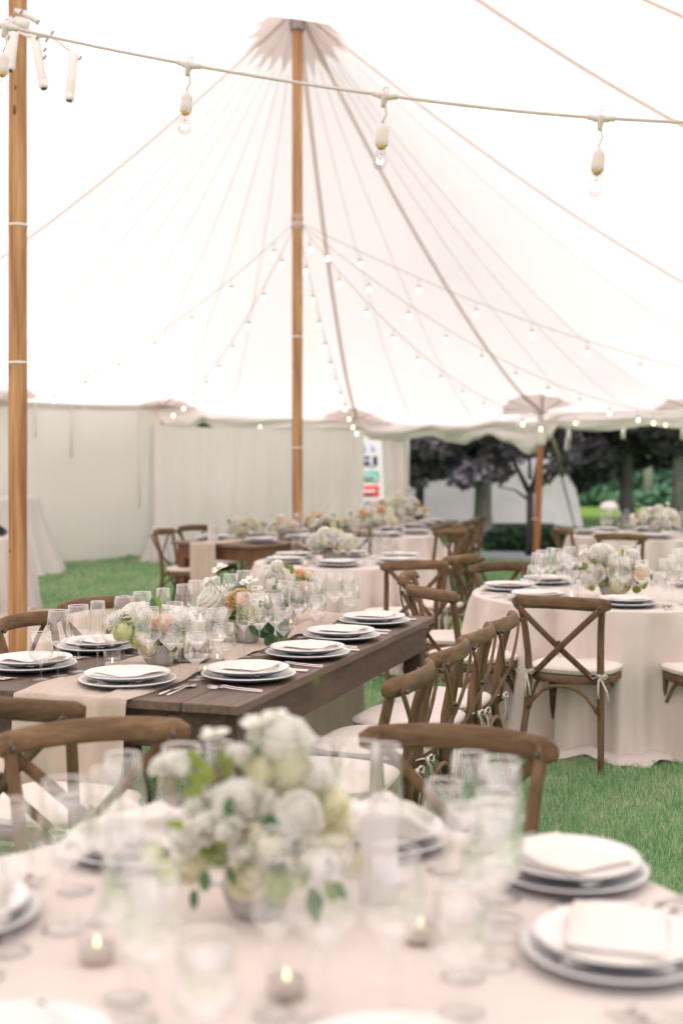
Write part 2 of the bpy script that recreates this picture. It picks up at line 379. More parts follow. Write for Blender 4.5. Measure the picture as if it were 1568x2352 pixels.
def strip(pts, wd, drop, name, m, parent=tent):
    P3 = [Vector((x, y, z-drop)) for (x, y), z in zip(pts, roof_z(pts))]
    vs = []; fs = []
    for i, p in enumerate(P3):
        d = (P3[min(i+1, len(P3)-1)]-P3[max(i-1, 0)]); s = Vector((d.y, -d.x, 0)).normalized()*wd/2
        vs += [p-s, p+s, p-s-Vector((0, 0, .004)), p+s-Vector((0, 0, .004))]
    for i in range(len(P3)-1):
        a = i*4; b = a+4; fs += [(a, a+1, b+1, b), (a+2, b+2, b+3, a+3), (a, b, b+2, a+2), (a+1, a+3, b+3, b+1)]
    o = MB().add(vs, fs).build(name, m, parent); return unp(o)
for pi_, P in enumerate(PK[1:]):
    ks = [4, 5, 6, 7, 8, 9, 10, 11] if pi_ == 1 else [1, 2, 3, 11, 12, 13, 14]
    for k in ks:
        e = PERI[k]; pts = [(P.x+(e[0]-P.x)*t, P.y+(e[1]-P.y)*t) for t in [(.02+.97*(i/30)) for i in range(31)]]
        if pi_ == 1 and k in (5, 6, 9): strip(pts, .018, .010, 'roof_seam', M['seam'])
        else: strip(pts, .055, .02, 'webbing_strap', M['web'])
for P, ks in ((PK[2], range(3, 12)), (PK[1], (1, 2, 11, 12, 13))):
    for k in ks:
        ec = eave_curve(k, 24)
        nn = 3 if k in (4, 3) else 2 if k < 9 else 1
        for q in range(1, nn+1):
            e = ec[int(24*q/(nn+1))]; pts = [(P.x+(e[0]-P.x)*t, P.y+(e[1]-P.y)*t) for t in [(.09+.90*(i/26)) for i in range(27)]]
            strip(pts, .018, .010, 'roof_seam', M['seam'])
# cross seams running along the tent between the peaks
for off in ():
    ax = (PK[2]-PK[1]).normalized(); nrm = Vector((ax.y, -ax.x)); st = PK[1]-ax*6+nrm*off
    pts = [tuple(st+ax*(i*.5)) for i in range(int(13.5/.5))]; strip(pts, .022, .014, 'roof_seam', M['seam'])
def star_patch(P, r0, nt, name, up_to=2*pi, a0=0, jag=.28, drop=.03, m='patch'):
    rings = 7; seg = nt*4; pts = []
    for i in range(rings+1):
        for k in range(seg+1):
            t = a0+up_to*k/seg; ph = (k % 4)/4; tri = abs(ph-.5)*2
            rr = r0*(1-jag*(1-tri)**.6)*(.06+.94*i/rings); pts.append((P[0]+math.cos(t)*rr, P[1]+math.sin(t)*rr))
    z = roof_z(pts)-drop
    vs = [(p[0], p[1], zz) for p, zz in zip(pts, z)]; n1 = seg+1
    fs = [(i*n1+k, (i+1)*n1+k, (i+1)*n1+k+1, i*n1+k+1) for i in range(rings) for k in range(seg)]
    o = MB().add(vs, fs).build(name, M[m], tent); unp(o); return o
star_patch(PK[2], .60, 20, 'peak_patch'); star_patch(PK[1], .66, 20, 'peak_patch')
for k in (5, 6, 7, 8, 9, 10, 11):
    e = PERI[k]; P = PK[2]; a = math.atan2(P.y-e[1], P.x-e[0]); rr = .60
    seg = 24; vs = []; fs = []
    ring = 4; pts = []
    for i in range(ring+1):
        for q in range(seg+1):
            t = a-1.35+2.7*q/seg; r2 = rr*(1-.07*abs(math.sin(q/seg*pi*6)))*(.05+.95*i/ring); pts.append((e[0]+math.cos(t)*r2, e[1]+math.sin(t)*r2))
    z = roof_z(pts)-.02; vs = [(p[0], p[1], max(zz, e[2]-.03)) for p, zz in zip(pts, z)]; n1 = seg+1
    fs = [(i*n1+q, (i+1)*n1+q, (i+1)*n1+q+1, i*n1+q+1) for i in range(ring) for q in range(seg)]
    unp(MB().add(vs, fs).build('corner_patch', M['patch'], tent))
    g = MB()                                             # straps fanning over the corner patch
    for q in range(5):
        t = a-1.0+.5*q; g.tube([(e[0], e[1], e[2]-.04), (e[0]+math.cos(t)*.3, e[1]+math.sin(t)*.3, roof_z([(e[0]+math.cos(t)*.3, e[1]+math.sin(t)*.3)])[0]-.03),
                (e[0]+math.cos(t)*.55, e[1]+math.sin(t)*.55, roof_z([(e[0]+math.cos(t)*.55, e[1]+math.sin(t)*.55)])[0]-.03)], None, 4, flat=(.022, .006))
    unp(g.build('corner_straps', M['web'], tent))
# eave band (rope hem) round the roof
for k in (3, 4, 5, 6, 7, 8, 9, 10, 11):
    c = [Vector(p) for p in eave_curve(k, 24)]+[Vector(PERI[(k+1) % NP])]
    vs = []; fs = []
    for i, p in enumerate(c): vs += [p+Vector((0, 0, .02)), p-Vector((0, 0, .085))]
    fs = [(2*i, 2*i+1, 2*i+3, 2*i+2) for i in range(len(c)-1)]
    unp(MB().add(vs, fs).build('eave_band', M['seam'] if k in (7, 8, 9, 10) else M['patch'], tent))

# poles -------------------------------------------------------------
def pole(name, x, y, z0, z1, r, m, label, bands=(), lean=(0, 0), knots=True):
    t = tag(empty(name, (x, y, 0)), label, 'pole', 'wooden tent poles')
    g = MB(); n = 14
    g.tube([(lean[0]*i/n, lean[1]*i/n, z0+(z1-z0)*i/n) for i in range(n+1)], [r*(1+.02*math.sin(i*2.1)) for i in range(n+1)], 20)
    g.build('pole_shaft', m, t)
    for z in bands:
        MB().lathe([(r+.001, z-.008), (r+.006, z-.006), (r+.006, z+.006), (r+.001, z+.008)], 20).build('cable_band', M['whiteplastic'], t)
    return t
def zpix(py, Y): return CAMH-(py-HZ)/(F/Y)
lp = pole('tent_pole', -2.05, 8.0, .03, 6.7, .058, M['pole'], 'tall varnished wooden tent pole at the left edge beside the beige floor', [zpix(517, 8), zpix(833, 8)])
cp = pole('tent_pole', -.49, 14.0, 0, 6.55, .058, M['pole'], 'tall honey wooden centre pole rising to the tent peak behind farm table', [zpix(513, 14), zpix(773, 14), zpix(1028, 14)])
for t_, x_, y_ in ((lp, -2.05, 8.0), (cp, -.49, 14.0)):
    for q in range(9):
        a_ = -pi/2+R_.uniform(-1.1, 1.1); z_ = R_.uniform(.9, 6.0); sz_ = R_.uniform(.008, .02)
        c_ = Vector((math.cos(a_)*.0575, math.sin(a_)*.0575, z_)); n_ = Vector((math.cos(a_), math.sin(a_), 0))
        MB().tube([c_-n_*.004, c_+n_*.0018], None, 10, flat=(sz_*.55, sz_*R_.uniform(1, 2.6)), up=Vector((0, 0, 1))).build('knot', M['knot'], t_)
for z in (zpix(500, 14), zpix(520, 14)):
    MB().lathe([(.06, z-.035), (.068, z-.03), (.068, z+.03), (.06, z+.035)], 20).build('rope_wrap', M['seam'], cp)
MB().lathe([(.075, 6.32), (.085, 6.33), (.085, 6.5), (.06, 6.52)], 16).build('pole_collar', M['metal'], cp)
cpole = pole('tent_pole', 2.86, 18.6, 0, 2.05, .052, M['pole_dark'], 'short orange side pole under the tent edge beside the slender dark tree', [.7], lean=(.08, 0))
MB().lathe([(.056, 1.78), (.07, 1.8), (.072, 1.88), (.062, 1.98), (.05, 2.2), (.03, 2.3)], 16, c=(.08, 0, 0)).build('white_sleeve', M['whiteplastic'], cpole)
for k in (6, 7, 9):
    e = PERI[k]; t = pole('tent_pole', e[0], e[1]-.02, 1.75 if k in (6, 7) else 0, e[2]-.06, .03 if k != 9 else .05, M['metal'] if k != 9 else M['pole_dark'],
             {6: 'dark pole head at the left corner of the white sidewall', 7: 'dark pole head where the white sidewall ends above the signs', 9: 'side pole at the far right edge of the tent'}[k])
    if k in (6, 7): t.children[0].name = 'pole_head'
    
# sidewalls -----------------------------------------------------------
def wall(pts, z0, ztops, name, label, m, fold=.03, nf=20, seg=160, flare=.12, grp='white tent sidewalls', parent=None, seed=1):
    """pleated cloth hanging along plan polyline pts"""
    L = [0]
    for a, b in zip(pts, pts[1:]): L.append(L[-1]+(Vector(b)-Vector(a)).length)
    vs = []; fs = []; rows = 16
    def P(s):
        for i in range(len(pts)-1):
            if s <= L[i+1]+1e-6:
                t = (s-L[i])/(L[i+1]-L[i]); a = Vector(pts[i]); b = Vector(pts[i+1]); d = (b-a).normalized()
                return a+(b-a)*t, Vector((d.y, -d.x)), ztops[i]+(ztops[i+1]-ztops[i])*t
    for k in range(seg+1):
        s = L[-1]*k/seg; p, nr, zt = P(s)
        for j in range(rows+1):
            v = j/rows; z = zt+(z0-zt)*v
            f = noise.noise(Vector((s*nf/L[-1], v*.6, seed*7.7)))*fold*2*(.25+v)+noise.noise(Vector((s*nf*2.7/L[-1], v*1.2, seed*3.1)))*fold*.6*(.3+v)
            f += noise.noise(Vector((s*.5, z*1.1, seed)))*.05*math.sin(v*pi)
            f += -flare*v*v
            vs.append((p.x+nr.x*f, p.y+nr.y*f, z+(.0 if v < 1 else .005)))
    n1 = rows+1
    fs = [(k*n1+j, k*n1+j+1, (k+1)*n1+j+1, (k+1)*n1+j) for k in range(seg) for j in range(rows)]
    o = MB().add(vs, fs).build(name, m)
    return tag(o, label, 'sidewall', grp)
ec = lambda k, i: eave_curve(k)[i][:2]
wall([ec(3, 0), ec(3, 12), ec(4, 0), ec(4, 12), ec(5, 0)], 0, [2.35]*5, 'tent_sidewall', 'white sidewall at the far left behind the draped bar table', M['wallcloth'], seed=2, fold=.03)
wA = wall([ec(5, 0), ec(5, 12), ec(6, 0)], 0, [2.40, 2.37, 2.43], 'tent_sidewall', 'smooth white sidewall panel left of the farm table in the back', M['wallcloth'], fold=.012, nf=7, seed=3, flare=.25)
for q, z1_ in ((5, 1.9), (10, 1.6), (20, .8)):           # vertical webbing seams on the panel
    a = eave_curve(5)[q*24//24 if q < 24 else 23]
    d = Vector((PERI[6][0]-PERI[5][0], PERI[6][1]-PERI[5][1])).normalized(); nr = Vector((d.y, -d.x))
    MB().box((a[0]+nr.x*.03, a[1]+nr.y*.03, (2.38+z1_)/2), (.03, .012, 2.38-z1_), rz=math.atan2(d.y, d.x)).build('wall_strap', M['seam'], wA)
wall([(PERI[6][0]-.12, PERI[6][1]-.22), (ec(6, 12)[0], ec(6, 12)[1]-.05), (.36, 20.45)], 0, [2.12, 2.06, 2.06], 'tent_sidewall', 'pleated white sidewall panel with dark gap above, behind the centre pole', M['wallcloth'], fold=.05, nf=16, seed=4, flare=.15)
# gap edge darkness: outside behind the lowered panel is a dark tree
wall([(.66, 20.42), (.76, 20.2), (.88, 20.32), (.99, 20.12), (1.10, 20.3)], 0.2, [2.2, 2.15, 2.05, 2.0, 1.9], 'tent_sidewall', 'gathered white curtain hanging just right of the coloured signs', M['wallcloth'], fold=.06, nf=10, seed=5, flare=.05)
# rolled up sidewall swags (bunched cloth under the eave)
def swag(pa, pb, ya, yb, thick, drop_fn, name, label, seed, n=60):
    vs = []; fs = []; m = 14
    for i in range(n+1):
        t = i/n; c = Vector(pa).lerp(Vector(pb), t); zt = ya+(yb-ya)*t; dr = drop_fn(t)
        for j in range(m+1):
            v = j/m; z = zt-dr*v
            bulge = thick*(math.sin(v*pi)**.7)*(1+.35*math.sin(v*9+t*6+seed))+.05*noise.noise(Vector((t*9, v*5+t*6, seed)))
            vs.append((c.x+.1*noise.noise(Vector((t*5, v*2, seed+4))), c.y-bulge, z))
    n1 = m+1; fs = [(i*n1+j, i*n1+j+1, (i+1)*n1+j+1, (i+1)*n1+j) for i in range(n) for j in range(m)]
    return tag(MB().add(vs, fs).build(name, M['wallcloth']), label, 'sidewall', 'white tent sidewalls')
B_, C_, D_ = PERI[7], PERI[8], PERI[9]
def dB(t):
    s = [.16, .34, .36, .37, .33, .30, .40, .44, .36, .30, .42, .60, .40, .12]
    x = t*(len(s)-1); i = min(int(x), len(s)-2); u = x-i; u = u*u*(3-2*u); return s[i]*(1-u)+s[i+1]*u
swag((B_[0]-.0, B_[1]), (C_[0]+.28, C_[1]), B_[2]-.02, C_[2]-.03, .16, dB, 'rolled_sidewall', 'bunched rolled-up white sidewall sagging in scallops above the dark trees', 1, 90)
swag((PERI[6][0], PERI[6][1]-.12), (B_[0]+.1, B_[1]-.05), 2.40, B_[2]-.02, .10, lambda t: 2.40-.17*t-2.03-.14*math.exp(-((t-.20)/.035)**2)+.02*math.sin(t*17), 'rolled_sidewall', 'thin rolled white sidewall along the eave behind the centre pole', 2, 50)
swag((C_[0]+.2, C_[1]), (D_[0]+3, D_[1]-2.4), C_[2]-.03, D_[2]-.03, .08, lambda t: .20+.07*abs(math.sin(t*pi*4.2)), 'rolled_sidewall', 'slim scalloped white valance along the right eave', 3, 70)
for px, y0, y1, dx in ((1304, 960, 1030, 0), (1428, 965, 1008, 2), (1566, 960, 1010, 0), (1303, 1005, 1034, -3)):
    a = atd(px, y0, 18.6); b = atd(px+dx, y1, 18.6)
    tag(MB().tube([a, (a+b)/2+Vector((.01, 0, 0)), b], None, 6, flat=(.035, .01)).build('hanging_strap', M['wallcloth']),
        {1304: 'white strap hanging from the eave, first right of the orange pole', 1428: 'short white strap hanging from the eave in the middle of the right valance',
         1566: 'white strap hanging at the right frame edge', 1303: 'frayed white tie end below the first hanging strap'}[px], 'strap', 'straps hanging from the eave')
# guy rope outside
g = MB(); a = atd(1264, 1000, 18.9); b = atd(1286, 1080, 19.6); c = at(1326, 1236, 0.0)
go = tag(empty('guy_rope', a), 'slanting brown guy rope right of the orange side pole', 'rope')
MB().tube([Vector((0, 0, 0)), (b-a)*.5+Vector((.02, 0, 0)), b-a], [.035, .045, .03], 8).build('ratchet_strap', mat('moss_webbing', (.22, .20, .13), .9, .1, col2=(.3, .27, .2), noise_scale=12), go)
MB().tube([b-a, c-a], .014, 6).build('rope', mat('brown_rope', (.13, .10, .08), .9, .1), go)

# ------------------------------------------------------------------ cross-back chair (front faces +Y, origin on the ground under the seat)
def chair_meshes(seed):
    r = random.Random(seed); D = {}
    def post(sx):
        g = MB(); P = [(.215*sx, -.305, 0), (.203*sx, -.262, .12), (.192*sx, -.222, .28), (.186*sx, -.205, .43), (.188*sx, -.212, .56), (.197*sx, -.238, .70), (.208*sx, -.262, .79), (.213*sx, -.275, .843)]
        g.tube(P, [.0145, .0165, .018, .019, .018, .0175, .017, .014], 10); return g.mesh('back_post', M['chair_z'])
    def leg(sx):
        g = MB(); P = [(.175*sx, .165, .43), (.182*sx, .178, .28), (.197*sx, .20, .12), (.212*sx, .222, 0)]
        g.tube(P, [.019, .0185, .016, .0145], 10); return g.mesh('front_leg', M['chair_z'])
    D['post'] = [post(-1), post(1)]; D['leg'] = [leg(-1), leg(1)]
    # top rail: bent, taller than thick, ends curling forward
    g = MB(); P = []; fl = []; n = 20
    for i in range(n+1):
        t = -1+2*i/n; x = .252*t; y = -.322+.068*abs(t)**2.4; z = .826+.012*(1-t*t)
        P.append((x, y, z)); e = 1 if abs(t) < .9 else (1-((abs(t)-.9)/.1)**2*.45)
        fl.append((.0165*e, .033*e))
    vs = []
    g.tube(P, None, 12, flat=fl); D['rail'] = g.mesh('top_rail', M['chair_x'])
    # crossing straps
    D['strap'] = []
    for sx, off in ((-1, 0), (1, -.011)):
        P = []; n = 12
        for i in range(n+1):
            t = i/n; x = sx*(.222-(.222+.158)*t); z = .820-(.820-.455)*t; bow = math.sin(t*pi)*.022
            y = (-.300+( -.222+.300)*t)-bow+off*math.sin(t*pi)-.010
            P.append((x, y, z))
        g = MB(); g.tube(P, None, 8, flat=(.0155, .0055), up=Vector((0, 1, 0))); D['strap'].append(g.mesh('cross_strap', M['chair_z']))
    # seat frame ring
    def shape(s, k=.0): 
        out = []
        for i in range(28):
            t = 2*pi*i/28; c, q = math.cos(t), math.sin(t); e = .55
            x = .205*math.copysign(abs(c)**e, c); y = .205*math.copysign(abs(q)**e, q)
            x *= (1.06 if q > 0 else 1.06-.16*abs(q)); out.append((x*s, y*s))
        return out
    g = MB(); rings = [(1.0, .418), (1.02, .425), (1.02, .452), (1.0, .458), (.3, .458)]; vs = []
    for s, z in rings: vs += [(x, y, z) for x, y in shape(s)]
    fs = [(i*28+k, i*28+(k+1) % 28, (i+1)*28+(k+1) % 28, (i+1)*28+k) for i in range(4) for k in range(28)]+[tuple(range(27, -1, -1)), tuple(range(112, 140))]
    g.add(vs, fs); D['seat'] = sharp(g.mesh('seat', M['chair_x']))
    g = MB(); rings = [(.93, .459), (1.02, .464), (1.045, .474), (1.045, .480), (1.03, .489), (.9, .499), (.6, .505), (.25, .506)]; vs = []
    for q, (s, z) in enumerate(rings): vs += [(x, y+.005, z+noise.noise(Vector((x*9, y*9, seed)))*.004*(q > 2)) for x, y in shape(s)]
    fs = [(i*28+k, i*28+(k+1) % 28, (i+1)*28+(k+1) % 28, (i+1)*28+k) for i in range(7) for k in range(28)]+[tuple(range(27, -1, -1)), tuple(range(196, 224))]
    g.add(vs, fs); D['cushion'] = g.mesh('cushion', M['cushion'])
    g = MB(); g.tube([(x, y+.005, .4835) for x, y in shape(1.05)]+[(shape(1.05)[0][0], shape(1.05)[0][1]+.005, .4835)], .0028, 5); D['piping'] = g.mesh('piping', M['tie'])
    D['tie'] = []
    for sx in (-1, 1):
        g = MB(); c = Vector((.19*sx, -.215, .475))
        loop = [c+Vector((.021*math.cos(t)*1.0, .021*math.sin(t), .004*math.sin(t*2))) for t in [2*pi*i/10 for i in range(11)]]
        g.tube(loop, None, 5, flat=(.006, .002))
        k = c+Vector((0, -.024, 0))
        for q in range(2):
            dx = (.055 if q else -.05)+r.uniform(-.01, .01); 
            g.tube([k, k+Vector((dx*.6, -.012, .012)), k+Vector((dx, -.015, .004)), k+Vector((dx*.7, -.015, -.014)), k], None, 5, flat=(.0055, .002))
            tx = r.uniform(-.03, .03)+(.02 if q else -.02); 
            g.tube([k, k+Vector((tx*.5, -.014, -.03)), k+Vector((tx, -.016, -.07)), k+Vector((tx*1.3, -.01, -.11-r.uniform(0, .03)))], None, 5, flat=(.006, .0018))
        g.tube([k+Vector((-.006, -.003, 0)), k+Vector((.006, -.003, 0))], .008, 6)
        D['tie'].append(g.mesh('cushion_tie', M['tie']))
    # bentwood hoops under the seat
    D['brace'] = []
    def hoop(a, b, up=.125):
        a = Vector(a); b = Vector(b); P = []
        for i in range(15):
            t = i/14; x = a.lerp(b, t); e = (1-abs(2*t-1)**2.6); P.append(x+Vector((0, 0, up*e)))
        g = MB(); g.tube(P, None, 8, flat=(.0095, .0095)); return g.mesh('bentwood_brace', M['chair_x'])
    D['brace'] = [hoop((-.182, -.243, .285), (.182, -.243, .285)), hoop((-.178, .155, .285), (.178, .155, .285)), hoop((-.176, -.222, .285), (-.168, .165, .285)), hoop((.176, -.222, .285), (.168, .165, .285))]
    g = MB()
    for p in ((-.213, -.326, .820), (.213, -.326, .820), (.0, -.305, .640), (-.155, -.245, .462), (.155, -.245, .462)):
        p = Vector(p); g.tube([p+Vector((0, .012, 0)), p-Vector((0, .001, 0)), p-Vector((0, .004, 0))], [.008, .008, .005], 8)
    for p in ((-.205, -.243, .822), (.205, -.243, .822)):
        p = Vector(p); g.tube([p-Vector((0, .012, 0)), p+Vector((0, .004, 0)), p+Vector((0, .007, 0))], [.008, .008, .004], 8)
    D['bolts'] = g.mesh('bolts', M['bolt'])
    return D
CH = [chair_meshes(s) for s in (1, 2, 3)]
def chair(rail, facing, label, group, v=0, hi=True):
    d = Vector(facing).normalized(); o = Vector(rail[:2])+d.to_2d()*.26
    t = tag(empty('crossback_chair', (o.x, o.y, 0), math.atan2(d.y, d.x)-pi/2), label, 'chair', group)
    D = CH[v % 3]
    for m in D['post']: inst(m, 'back_post', t)
    for m in D['leg']: inst(m, 'front_leg', t)
    inst(D['rail'], 'top_rail', t)
    for m in D['strap']: inst(m, 'cross_strap', t)
    inst(D['seat'], 'seat', t); c = inst(D['cushion'], 'cushion', t)
    for m in D['brace']: inst(m, 'bentwood_brace', t)
    if hi:
        inst(D['piping'], 'piping', c)
        for m in D['tie']: inst(m, 'cushion_tie', c)
        tag(inst(D['bolts'], 'bolts', t), kind='stuff')
    return t
def V2(x, y): return Vector((x, y))
LT_DIR = V2(.3244, .946).normalized(); LT_IN = V2(-LT_DIR.y, LT_DIR.x)   # along the long table; from right side to left
FGC = V2(-.10, 1.975); T4 = V2(1.674, 7.46); T3 = V2(.02, 9.85); T5 = V2(.23, 13.6); T7 = V2(3.3, 13.4)
gF, gL, gR, gB = 'cross-back chairs at the front round table', 'cross-back chairs along the long farm table', 'cross-back chairs round the right table', 'cross-back chairs at the back tables'
def ch_t(p, c, label, g, v=0, hi=True): p = V2(*p); return chair(p, (c-p), label, g, v, hi)
ch_t((.287, 3.16), FGC, 'brown cross-back chair with thick top rail behind the front bouquet, on the right', gF, 0)
ch_t((-.635, 3.24), FGC, 'brown cross-back chair at lower left, top rail behind the front wine glasses', gF, 1)
chair((-.965, 3.66), LT_DIR, 'cross-back chair facing the near end of the long farm table', gL, 2)
chair((.215, 4.16), LT_IN, 'greenish-brown cross-back chair nearest the camera on the long table right side', gL, 0)
chair((.385, 4.69), LT_IN, 'cross-back chair second in the row on the long table right side', gL, 1)
chair((.535, 5.15), LT_IN, 'cross-back chair third in the row on the long table right side', gL, 2)
chair((.69, 5.56), LT_IN, 'cross-back chair fourth and last on the long table right side', gL, 0)
chair((-1.37, 5.53), -LT_IN, 'grey-brown cross-back chair at left between plates and the tall left pole', gL, 1)
chair((-1.19, 6.21), V2(.75, -.66), 'grey-brown cross-back chair behind the left flower bowl, beyond the long table', gL, 2)
ch_t((1.10, 6.33), T4, 'whole cross-back chair seen from behind at the right round table', gR, 0)
ch_t((.487, 6.80), T4, 'cross-back chair with dark rail and bolt beyond the long table far corner', gR, 1)
ch_t((.43, 7.66), T4, 'cross-back chair with pale worn rail between two darker chairs', gR, 2)
ch_t((1.056, 8.40), T4, 'cross-back chair on open grass behind the left edge of right round table', gR, 0)
ch_t((1.95, 6.20), T4, 'cross-back chair cut off by the right frame edge, only seat and leg seen', gR, 1)
ch_t((.497, 8.62), T3, 'dark-railed cross-back chair seen from behind at the middle round table', gB, 2)
ch_t((.875, 9.2), T3, 'light brown cross-back chair turned sideways right of the middle round table', gB, 0)
ch_t((.08, 12.32), T5, 'dark-railed cross-back chair behind the middle white bouquet', gB, 1, False)
ch_t((1.09, 12.7), T5, 'light brown cross-back chair right of the back round table, left one of two', gB, 2, False)
ch_t((1.30, 13.2), T5, 'light brown cross-back chair right of the back round table, right one of two', gB, 0, False)
T2D = V2(.6, .8); T2L = V2(-.8, .6)
chair((-1.76, 12.6), V2(.9, -.25), 'cross-back chair at the left corner of the back farm table on grass', gB, 1, False)
chair((-1.55, 13.35), -T2L, 'cross-back chair second on the left side of the back farm table', gB, 2, False)
chair((-1.02, 14.0), -T2L, 'cross-back chair third on the left side of the back farm table', gB, 0, False)
chair((-.26, 14.35), T2L, 'cross-back chair right of the centre pole at the back farm table', gB, 0, False)
chair((-.74, 13.3), T2L, 'cross-back chair tucked at the back farm table in front of the centre pole', gB, 1, False).location.x += .55
T6D = V2(.25, .97).normalized(); T6L = V2(-T6D.y, T6D.x)
for q, lab in enumerate(('nearest', 'second', 'third', 'farthest')):
    p = V2(1.27, 14.0)+T6D*.62*q
    chair(p, T6L, 'small blurred cross-back chair before the grey trunk, %s of that row of four' % lab, 'row of chairs before the grey tree trunk', q, False)
chair((-.22, 15.7), V2(.9, .2), 'dark little cross-back chair far back, left of a pair right of the centre pole', gB, 1, False)
chair((-.05, 16.1), V2(.9, .1), 'dark little cross-back chair far back, right of a pair right of the centre pole', gB, 2, False)
chair((2.62, 11.85), V2(.45, .9), 'cross-back chair with dark rail behind the right bouquet', gR, 1, False)
chair((2.28, 12.95), V2(.95, .2), 'cross-back chair just right of the orange side pole', gR, 2, False)

# ------------------------------------------------------------------ farm tables
def farm_table(org, d, L, W, label, pm, am, npl=6, z=.76):
    """org: right-hand near corner; d along; width runs to the left"""
    d = Vector((d[0], d[1], 0)).normalized(); rz = math.atan2(d.y, d.x)-pi/2
    t = tag(empty('farm_table', (org[0], org[1], 0), rz), label, 'table')
    r = random.Random(L*7+W*3)
    pw = W/npl
    for i in range(npl):
        MB().bbox((-pw*(i+.5), L/2+r.uniform(-.004, .004), z-.015+r.uniform(-.0008, .0008)), (pw-.004, L, .030), .003).build('plank', pm, t, smooth=False)
    a = .13; y0, y1 = .06, L-.06; x0, x1 = -.035, -W+.035; zc = z-.032-a/2
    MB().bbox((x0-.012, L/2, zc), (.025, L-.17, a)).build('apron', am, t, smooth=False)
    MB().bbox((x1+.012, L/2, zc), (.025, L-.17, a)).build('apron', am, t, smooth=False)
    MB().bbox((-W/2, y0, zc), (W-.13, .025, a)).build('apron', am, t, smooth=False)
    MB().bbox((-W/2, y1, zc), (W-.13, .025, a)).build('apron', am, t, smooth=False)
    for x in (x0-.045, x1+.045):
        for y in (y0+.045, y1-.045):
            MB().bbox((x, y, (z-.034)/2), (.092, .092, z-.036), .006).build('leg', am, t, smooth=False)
    for x in (-.26, -W+.26):
        g = MB(); g.lathe([(.001, .004), (.018, .004), (.022, 0)], 14); o = g.build('bolt_washer', M['bolt'], t, loc=(x, y0-.014, zc+.03), rot=(pi/2, 0, 0))
    return t
LC = V2(-.326, 4.015)
farm_table(LC, LT_DIR, 2.46, 1.22, 'long dark weathered farm table in the middle, set with plates and glasses', M['plank'], M['apron'])
T2C = V2(-.817, 11.72)
farm_table(T2C, T2D, 2.44, 1.07, 'brown farm table in the back on the left with runner hanging over its end', M['plank2'], M['apron2'])
T6C = V2(.95, 14.45)
farm_table(T6C, T6D, 2.44, 1.0, 'farm table farthest back, mostly hidden behind a heap of flowers', M['plank2'], M['apron2'])
def lt(a, p): return LC+LT_DIR*a+LT_IN*p      # along, in from the right edge
def t2(a, p): return T2C+T2D*a+T2L*p
def t6(a, p): return T6C+T6D*a+T6L*p

# round tablecloths -------------------------------------------------
def tablecloth(c, R, label, seed, nf=17, H=.76, puddle=.15, m='cloth', res=220, name='tablecloth'):
    r = random.Random(seed); ph = [r.uniform(0, 6.3) for _ in range(6)]; vs = []; rings = []
    for i in range(8): rings.append((R*(.02+.955*i/7), H, 0))
    for i in range(1, 5): a = i/4*pi/2; rings.append((R-.012+.012*math.sin(a), H-.012+.012*math.cos(a), .0))
    nv = 16
    for i in range(1, nv+1): rings.append((R, H-.012-(H-.014)*i/nv, i/nv))
    for i in (1, 2, 3): rings.append((R+puddle*i/3, .008+.014*(2-abs(i-1.5)), 1.0))
    for q, (rr, z, v) in enumerate(rings):
        for k in range(res):
            t = 2*pi*k/res
            fold = math.sin(nf*t+ph[0]+1.3*math.sin(3*t+ph[1]))+.5*math.sin(nf*1.7*t+ph[2]+1.1*math.sin(2*t+ph[3])*v*1.5)+.3*math.sin(nf*3.1*t+ph[4])
            amp = .003+.072*v**.65
            dr = .055*v+amp*fold*(v > 0); zz = z
            if q < 8: zz += .0012*noise.noise(Vector((rr*math.cos(t)*5, rr*math.sin(t)*5, seed)))*(q > 0)
            if v > .8: dr += .05*noise.noise(Vector((math.cos(t)*4, math.sin(t)*4, v*3+seed)))*(v-.8)*5; 
            if v >= .95: zz = max(.006, zz+.05*noise.noise(Vector((math.cos(t)*7, math.sin(t)*7, seed+rr*6))))
            vs.append(((rr+dr)*math.cos(t), (rr+dr)*math.sin(t), zz))
    fs = [(i*res+k, i*res+(k+1) % res, (i+1)*res+(k+1) % res, (i+1)*res+k) for i in range(len(rings)-1) for k in range(res)]
    fs = [f[::-1] for f in fs]; fs.append(tuple(range(res)))
    o = MB().add(vs, fs).build(name, M[m], loc=(c[0], c[1], 0)); return tag(o, label, 'tablecloth', 'floor-length round tablecloths')
tablecloth(FGC, .775, 'pale beige cloth on the blurred front round table under the big bouquet', 1, res=160, nf=13)
tablecloth(T4, .90, 'beige floor-length cloth on the round table at right, folds puddling on grass', 2)
tablecloth(T3, .70, 'beige cloth on the middle round table beyond the long farm table', 3, res=160)
tablecloth(T5, .80, 'beige cloth on the back round table beneath the big flower heap', 4, res=140)
tablecloth(T7, .90, 'blurred beige cloth on the round table far right near the orange pole', 5, res=120)
tablecloth((-3.85, 13.1), .58, 'white cloth on the round table at the far left behind the tall pole', 6, res=120, m='cloth_white', nf=11, puddle=.05)
